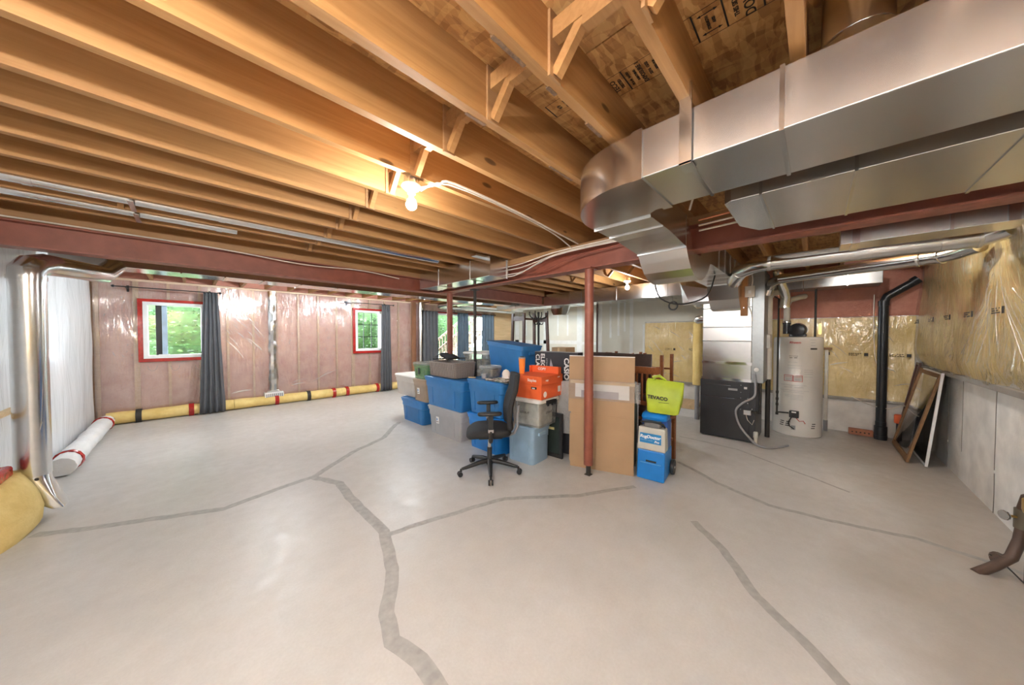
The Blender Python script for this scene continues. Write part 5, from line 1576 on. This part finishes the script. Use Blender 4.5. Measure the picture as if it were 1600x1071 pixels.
# condensate hose looping over the furnace front
cable([(5.40, .60, .98), (5.40, .585, .80), (5.385, .60, .66), (5.38, .72, .56), (5.38, .80, .44), (5.38, .76, .25), (5.37, .65, .10), (5.33, .56, .028), (5.30, .46, .017), (5.40, .36, .016), (5.62, .25, .016)], .014, 'grey condensate hose looping down the furnace front to the floor', CABLEG, 'drain_hose')
gv = thing('gas_valve', 'small brushed gas valve on the furnace front', 'valve', (5.40, .655, .42))
G().box(-.04, .025, -.03, .06, -.02, .05).build('valve_body', GALV, gv, bevel=.008)
G().tube([(0, -.03, .02), (0, -.075, .02)], .010, 8).build('nipple', IRON, gv, smooth=60)
G().tube([(-.01, .03, -.02), (-.02, .01, -.09), (-.01, -.04, -.15), (-.01, -.06, -.08)], .004, 6).build('lead_wire', CABLE, gv, smooth=60)
pt = thing('pipe_tee', 'white pipe tee standing on the floor at the furnace corner', 'pipe', (5.395, .575, 0))
G().lathe([(.020, .0), (.020, .10)], n=12).build('stub', PVC, pt, smooth=50)
G().lathe([(.027, .10), (.027, .17), (.022, .18)], n=12).build('cap', PVC, pt, smooth=50)
# gas pipe and venting right of the furnace
gp = thing('gas_pipe', 'black iron gas pipe running down the front of the furnace corner', 'pipe', (5.50, .545, 0))
G().tube([(0, 0, .44), (0, 0, 1.38)], .013, 10).build('riser', IRON, gp, smooth=60)
G().tube([(0, .0, .44), (-.07, .07, .44)], .012, 10).build('branch', IRON, gp, smooth=60)
for z_ in (.44, .82, 1.0, 1.38):
    G().lathe([(.019, z_ - .02), (.019, z_ + .02)], n=10).build('coupling', IRON if z_ < 1 else BRASS, gp, smooth=50)
bv = thing('pvc_vent', 'beige plastic vent pipe rising right of the furnace', 'pipe', (5.95, .50, 0))
G().lathe([(.040, .86), (.040, 2.0)], n=18).build('riser', PVC, bv, smooth=50)
G().box(-.16, -.02, -.035, .035, 1.32, 1.52).build('fitting', PVC, bv, bevel=.012)
G().tube([(0, 0, 2.0), (0, 0, 2.06), (.05, -.03, 2.12), (.2, -.1, 2.15)], .040, 14).build('elbow', PVC, bv, smooth=50)
G().lathe([(.03, 0), (.03, .86)], (0, 0, 0), 12).build('stand_pipe', IRON, bv, smooth=50)

# round branch pipes over the utility corner
b1 = thing('branch_pipe', 'thick round silver pipe running from the plenum to the insulated wall', 'pipe')
G().tube([(4.72, .74, 2.17), (4.56, .70, 2.19), (4.40, .63, 2.235), (4.22, .47, 2.25), (4.17, .36, 2.25), (4.20, -.88, 2.25)], .076, 18).build('pipe', GALV, b1, smooth=30)
G().tube([(4.20, -.88, 2.25), (4.17, -.94, 2.262), (4.10, -1.0, 2.28)], .072, 18).build('end_elbow', GALV, b1, smooth=30)
for a_, b_ in (((4.42, .64, 2.23), (4.40, .63, 2.235)), ((4.172, .37, 2.25), (4.173, .345, 2.25)), ((4.19, -.70, 2.25), (4.19, -.725, 2.25)), ((4.20, -.87, 2.25), (4.20, -.89, 2.25))):
    G().tube([a_, b_], .081, 18).build('joint_ring', GALVD, b1, smooth=30)
b2 = thing('branch_pipe', 'thinner round silver pipe running parallel below the thick one', 'pipe')
G().tube([(5.62, .50, 2.08), (5.58, .47, 2.17), (5.42, .42, 2.215), (5.22, .33, 2.22), (4.77, -.80, 2.22), (4.68, -.88, 2.23), (4.56, -.96, 2.25)], .060, 16).build('pipe', GALV, b2, smooth=30)
for a_, b_ in (((4.82, -.675, 2.22), (4.815, -.69, 2.22)), ((4.77, -.80, 2.22), (4.76, -.81, 2.221))):
    G().tube([a_, b_], .067, 16).build('joint_ring', GALV, b2, smooth=30)
b3 = thing('return_drop', 'silver elbow dropping beside the return drop of the furnace', 'pipe')
G().tube([(5.80, .40, 2.42), (5.80, .38, 2.28), (5.86, .34, 2.16), (5.95, .32, 2.06), (5.97, .33, 1.93)], .06, 16).build('elbow', GALV, b3, smooth=30)
G().tube([(5.97, .33, 1.93), (5.97, .33, 1.90)], .064, 16).build('joint_ring', GALV, b3, smooth=30)
b4 = thing('side_duct', 'flat galvanized duct along the utility wall above the water heater', 'duct')
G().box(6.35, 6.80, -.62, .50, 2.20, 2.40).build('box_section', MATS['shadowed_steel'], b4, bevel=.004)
for yy in (-.3, .15):
    G().box(6.343, 6.807, yy - .007, yy + .007, 2.194, 2.404).build('slip_joint', GALV, b4)
G().box(6.50, 6.53, -.3, -.26, 2.40, ZJ - .001).build('hanger_strap', GALV, b4)

# ------------------------------------------------------------------ water heater
wh = thing('water_heater', 'tall cream water heater with red brand and warning labels', 'water heater', (6.50, .20, 0), math.radians(0))
R_ = .285
G().lathe([(R_ - .02, 0), (R_, .02), (R_, 1.455), (R_ - .012, 1.478), (R_ - .06, 1.485)], n=48).build('tank_jacket', CREAM, wh, smooth=40)
def on_tank(aw, z, w, h, mat, nm, off=.0012, par=None):
    # a curved sticker on the jacket; aw is the angle of its middle, seen from above
    n = 8; da = w / R_
    g = G().grid(lin(aw - da / 2, aw + da / 2, n), [z - h / 2, z + h / 2], lambda a, v: ((R_ + off) * math.cos(a), (R_ + off) * math.sin(a), v))
    return g.build(nm, mat, par or wh, smooth=60)
VA = math.atan2(-.20, -6.50)        # direction back to the viewer side
VA = PI + math.atan2(.20, 6.50)
def tank_text(s, aw, z, size, mat, bold=0., shear=0.):
    x_ = Vector((-math.sin(aw), math.cos(aw), 0)); c = Vector((math.cos(aw), math.sin(aw), 0))
    return text('lettering', s, size, mat, wh, frame_m(c * (R_ + .003) + Vector((0, 0, z)), x_, (0, 0, 1)), bold, shear)
tank_text('Rheem', VA - .10, 1.40, .045, PRINTR, .001, .2)
for q in (-.09, .09):
    tank_text('HOT' if q < 0 else 'COLD', VA - .16 + q * 1.0, 1.20, .020, PRINTK)
    on_tank(VA - .16 + q, 1.175, .035, .008, PRINTK, 'arrow_mark')
for q, s in ((-.30, 'DANGER'), (.08, 'WARNING')):
    fr_ = on_tank(VA + q - .05, .87, .105, .095, PRINTR, 'warning_frame')
    on_tank(VA + q - .05, .87, .093, .083, CREAM, 'warning_face', .0018)
    tank_text(s, VA + q - .05, .892, .019, PRINTR)
    for k in range(3):
        on_tank(VA + q - .05, .868 - k * .013, .07 - .01 * k, .005, GREYPRINT, 'fine_print', .0022)
for z_, w_, a_ in ((1.11, .10, -.18), (1.06, .16, -.1), (1.02, .14, -.12), (.77, .30, -.15), (.74, .10, .08), (.735, .1, -.35), (.69, .34, -.12), (.665, .24, -.15), (.62, .06, -.38), (.60, .06, -.38), (.62, .14, .0), (.60, .14, .0), (.58, .14, .0), (.56, .14, 0.), (1.0, .10, .45), (.97, .10, .45), (.94, .1, .45), (.90, .1, .45), (1.44, .08, .62), (1.40, .06, .62), (1.36, .06, .62)):
    on_tank(VA + a_, z_, w_, .006, GREYPRINT, 'fine_print')
on_tank(VA + .66, 1.31, .09, .022, PRINTK, 'black_label')
for a0 in (-.62, -.36, .68):
    for q in range(3):
        on_tank(VA + a0 + .02 * q, .155 + q * .03, .05, .012, PRINTK, 'air_slot')
cA = Vector((math.cos(VA - .08), math.sin(VA - .08), 0))
c_ = cA * (R_ + .03) + Vector((0, 0, .345)); Rm = Matrix.Rotation(VA - .08, 3, 'Z')
G().obox(c_, (.07, .105, .10), Rm).build('gas_control', BLACKP, wh, bevel=.008)
G().obox(c_ + cA * .037 + Vector((0, 0, .035)), (.004, .05, .018), Rm).build('control_label', PRINTW, wh)
G().tube([cA * (R_ + .03) + Vector((0, .03, .295)), cA * (R_ + .04) + Vector((0, .06, .22)), cA * (R_ + .02) + Vector((0, .05, .16)), cA * (R_ + .01) + Vector((0, .0, .12))], .007, 8).build('burner_tube', IRON, wh, smooth=60)
G().tube([cA * (R_ + .03) + Vector((0, -.02, .295)), cA * (R_ + .035) + Vector((0, -.06, .25)), cA * (R_ + .02) + Vector((0, -.10, .26)), cA * (R_ + .01) + Vector((0, -.12, .22))], .005, 8).build('wire_lead', PRINTR, wh, smooth=60)
G().obox(cA * (R_ + .004) + Vector((0, .01, .14)), (.01, .05, .06), Rm).build('burner_door', GREYP, wh)
bw_ = G().lathe([(.05, 0), (.095, .01), (.105, .06), (.095, .12), (.05, .135)], (0, -.02, 1.59), 20, rot_to((-1, .3, 0))).build('vent_blower', ABS, wh, smooth=50)
G().box(-.09, .09, -.10, .10, 1.486, 1.53).build('blower_base', ABS, wh, bevel=.01)
G().lathe([(.045, 1.53), (.045, 1.68), (.052, 1.68), (.052, 1.73)], (-.02, .13, 0), 16).build('vent_collar', ABS, wh, smooth=40)
G().lathe([(.04, 1.73), (.04, 2.0)], (-.02, .13, 0), 16).build('vent_pipe', PVC, wh, smooth=40)
G().lathe([(.054, 1.705), (.054, 1.72)], (-.02, .13, 0), 16).build('clamp', GALV, wh, smooth=40)
for x_, y_, m_ in ((-.05, -.19, COPPER), (-.05, .22, COPPER)):
    G().lathe([(.014, 1.47), (.014, 2.19)], (x_, y_, 0), 10).build('water_line', IRON if y_ < 0 else COPPER, wh, smooth=40)
G().tube([(-.02, .13, 1.98), (-.02, .10, 2.05), (.1, -.02, 2.10), (.25, -.06, 2.12)], .04, 12).build('vent_elbow', PVC, wh, smooth=40)
G().obox((.02, -.24, 1.60), (.03, .03, .16)).build('relief_valve', BRASS, wh)
gl_ = thing('gas_pipe', 'thin black gas line hanging down the left side of the water heater', 'pipe', (6.12, .405, 0))
G().tube([(0, 0, .33), (0, 0, 2.05), (-.10, .10, 2.12), (-.35, .10, 2.17)], .012, 8).build('line', IRON, gl_, smooth=50)
for z_ in (.34, .48, .56, .66):
    G().lathe([(.018, z_ - .018), (.018, z_ + .018)], n=10).build('coupling', IRON, gl_, smooth=50)
G().tube([(0, 0, .36), (.04, -.13, .36)], .011, 8).build('branch', IRON, gl_, smooth=50)
pv = thing('drain_pipe', 'white plastic pipe standing at the utility wall right of the water heater', 'pipe', (6.98, -.125, 0))
G().lathe([(.022, .17), (.022, 1.28)], n=14).build('pipe', plain('bright_pvc', (.74, .71, .63), .35), pv, smooth=50)
G().box(-.03, .03, -.06, .05, 1.28, 1.315).build('bracket', OAK, pv)
G().lathe([(.026, 0), (.026, .17)], n=14).build('floor_stub', GREYP, pv, smooth=50)

# soil stack and corner odds
so = thing('soil_stack', 'black plastic soil pipe rising from the floor and bending to the corner', 'pipe', (6.95, -.69, 0))
G().lathe([(.065, 0), (.065, .19), (.055, .20), (.055, .26)], n=20).build('hub', ABS, so, smooth=40)
G().lathe([(.068, .03), (.068, .06)], n=20).build('clamp_ring', ABS, so, smooth=40)
G().tube([(0, 0, .26), (0, 0, 1.98), (-.01, -.03, 2.06), (-.03, -.30, 2.27)], .052, 18).build('pipe', ABS, so, smooth=30)
G().tube([(-.005, -.0, 1.93), (-.005, -.0, 2.0)], .058, 18).build('coupling', ABS, so, smooth=30)
G().tube([(-.025, -.25, 2.235), (-.03, -.30, 2.275)], .058, 18).build('coupling', ABS, so, smooth=30)
cable([(6.96, -.60, 2.10), (6.95, -.60, 1.7), (6.955, -.62, 1.2), (6.95, -.67, 1.05), (6.955, -.75, 1.04)], .006, 'thin white cable hanging beside the black soil pipe')
cable([(7.0, -.40, .58), (6.94, -.55, .50), (6.92, -.75, .46), (6.95, -.90, .52), (6.9, -1.0, .48)], .006, 'thin white cable slung across the foot of the black soil pipe')
br = thing('brick', 'red hollow clay brick lying at the foot of the utility wall', 'brick', (7.05, -.50, 0))
G().box(-.04, .06, -.13, .12, 0, .085).build('block', BRICKM, br, bevel=.004)
for q in range(5):
    G().lathe([(.010, 0), (.010, .002)], (-.0405, -.085 + q * .042, .045), 10, rot_to((-1, 0, 0))).build('core_hole', PRINTK, br)
oc = thing('orange_cap', 'orange plastic test cap on a stub pipe behind the leaning frames', 'pipe cap', (7.04, -.87, 0))
G().lathe([(.03, 0), (.03, .25)], n=14).build('stub', ABS, oc, smooth=40)
G().lathe([(.045, .25), (.05, .27), (.05, .36), (.04, .375)], n=18).build('cap', ORANGE, oc, smooth=40)
def leanframe(x0, x1, base_y, h, mat, pane, label, rail=.05, dz=0.):
    """rectangular frame standing on its short edge, leaning on the right hand wall"""
    t = thing('leaning_frame', label, 'frame', ((x0 + x1) / 2, base_y, 0))
    w = (x1 - x0) / 2; top_y = Y0 + .075 - base_y + dz; zt_ = h
    def P(u, v, o):
        n = Vector((0, zt_, -top_y)).normalized()
        b = Vector((u * w, top_y * v, zt_ * v)) + n * o
        return (b.x, b.y, b.z + .012)
    def pc(nm, u0, u1, v0, v1, o0, o1, m):
        pts = [P(u, v, o) for o in (o0, o1) for u, v in ((u0, v0), (u1, v0), (u1, v1), (u0, v1))]
        return G().hexa(pts, m=0).build(nm, m, t)
    ru = rail / w; rv = rail / h
    pc('stile', -1, -1 + ru, 0, 1, 0, .022, mat); pc('stile', 1 - ru, 1, 0, 1, 0, .022, mat)
    pc('rail', -1 + ru, 1 - ru, 0, rv, 0, .022, mat); pc('rail', -1 + ru, 1 - ru, 1 - rv, 1, 0, .022, mat)
    if pane:
        pc('pane', -1 + ru, 1 - ru, rv, 1 - rv, .008, .012, pane)
    return t
SCREEN = clear_sheet('dark_screen', .2, .02, .1, 0., 3, tint=(.35, .35, .34), haze=.3, hazec=(.05, .05, .05))
leanframe(6.84, 7.03, -.85, 1.12, DARKW, None, 'dark brown slim frame leaning in the corner behind the oak frame', .03)
leanframe(5.85, 6.80, -.80, 1.06, OAK, GLASS, 'oak framed glass pane leaning against the concrete wall', .055)
leanframe(5.80, 6.62, -.93, 1.07, WHITEF, SCREEN, 'white framed dark insect screen leaning behind the oak frame', .018)
# water service pipe at the right edge
ws = thing('water_service', 'brown water service pipe with valve and meter rising from the floor at the concrete wall', 'pipe', (3.5, -.9, 0))
def L_(p): return (p[0] - 3.5, p[1] + .9, p[2])
G().tube([L_(p) for p in ((3.46, -.75, -.01), (3.52, -.83, .045), (3.57, -.90, .11), (3.59, -.93, .22), (3.59, -.94, .33))], [.026, .026, .027, .026, .026], 14).build('service_pipe', RUSTP, ws, smooth=50)
G().tube([L_(p) for p in ((3.59, -.94, .30), (3.59, -.94, .42))], .034, 14).build('valve_body', plain('grey_brass', (.16, .14, .10), .45, .5), ws, smooth=40)
hw = G().lathe([(.028, 0), (.030, .006), (.028, .012)], L_((3.55, -.87, .375)), 14, rot_to((-.5, .8, 0))).build('hand_wheel', GALV, ws, smooth=40)
G().tube([L_((3.575, -.915, .37)), L_((3.55, -.87, .375))], .008, 8).build('valve_stem', BRASS, ws, smooth=50)
G().tube([L_((3.59, -.94, .42)), L_((3.58, -.95, .50)), L_((3.50, -.96, .53))], .026, 12).build('riser', RUSTP, ws, smooth=50)
G().lathe([(.075, 0), (.08, .02), (.08, .075), (.07, .085)], L_((3.40, -.965, .46)), 22).build('meter_body', BRASS, ws, smooth=40)
G().lathe([(.07, .0855), (.07, .15), (.05, .16)], L_((3.40, -.965, .46)), 22).build('meter_cap', BLACKP, ws, smooth=40)
G().box(*[v for v in (-.02, .02, -.06, -.03, .0, .46)]).build('wall_stand', IRON, ws)
G().tube([L_((3.545, -.85, .08)), L_((3.60, -.86, .075))], .034, 12).build('ground_clamp', RUSTP, ws, smooth=50)
G().tube([L_((3.55, -.82, .10)), L_((3.58, -.88, .05)), L_((3.45, -.92, .015)), L_((3.2, -.98, .008))], .004, 6).build('ground_wire', IRON, ws, smooth=60)
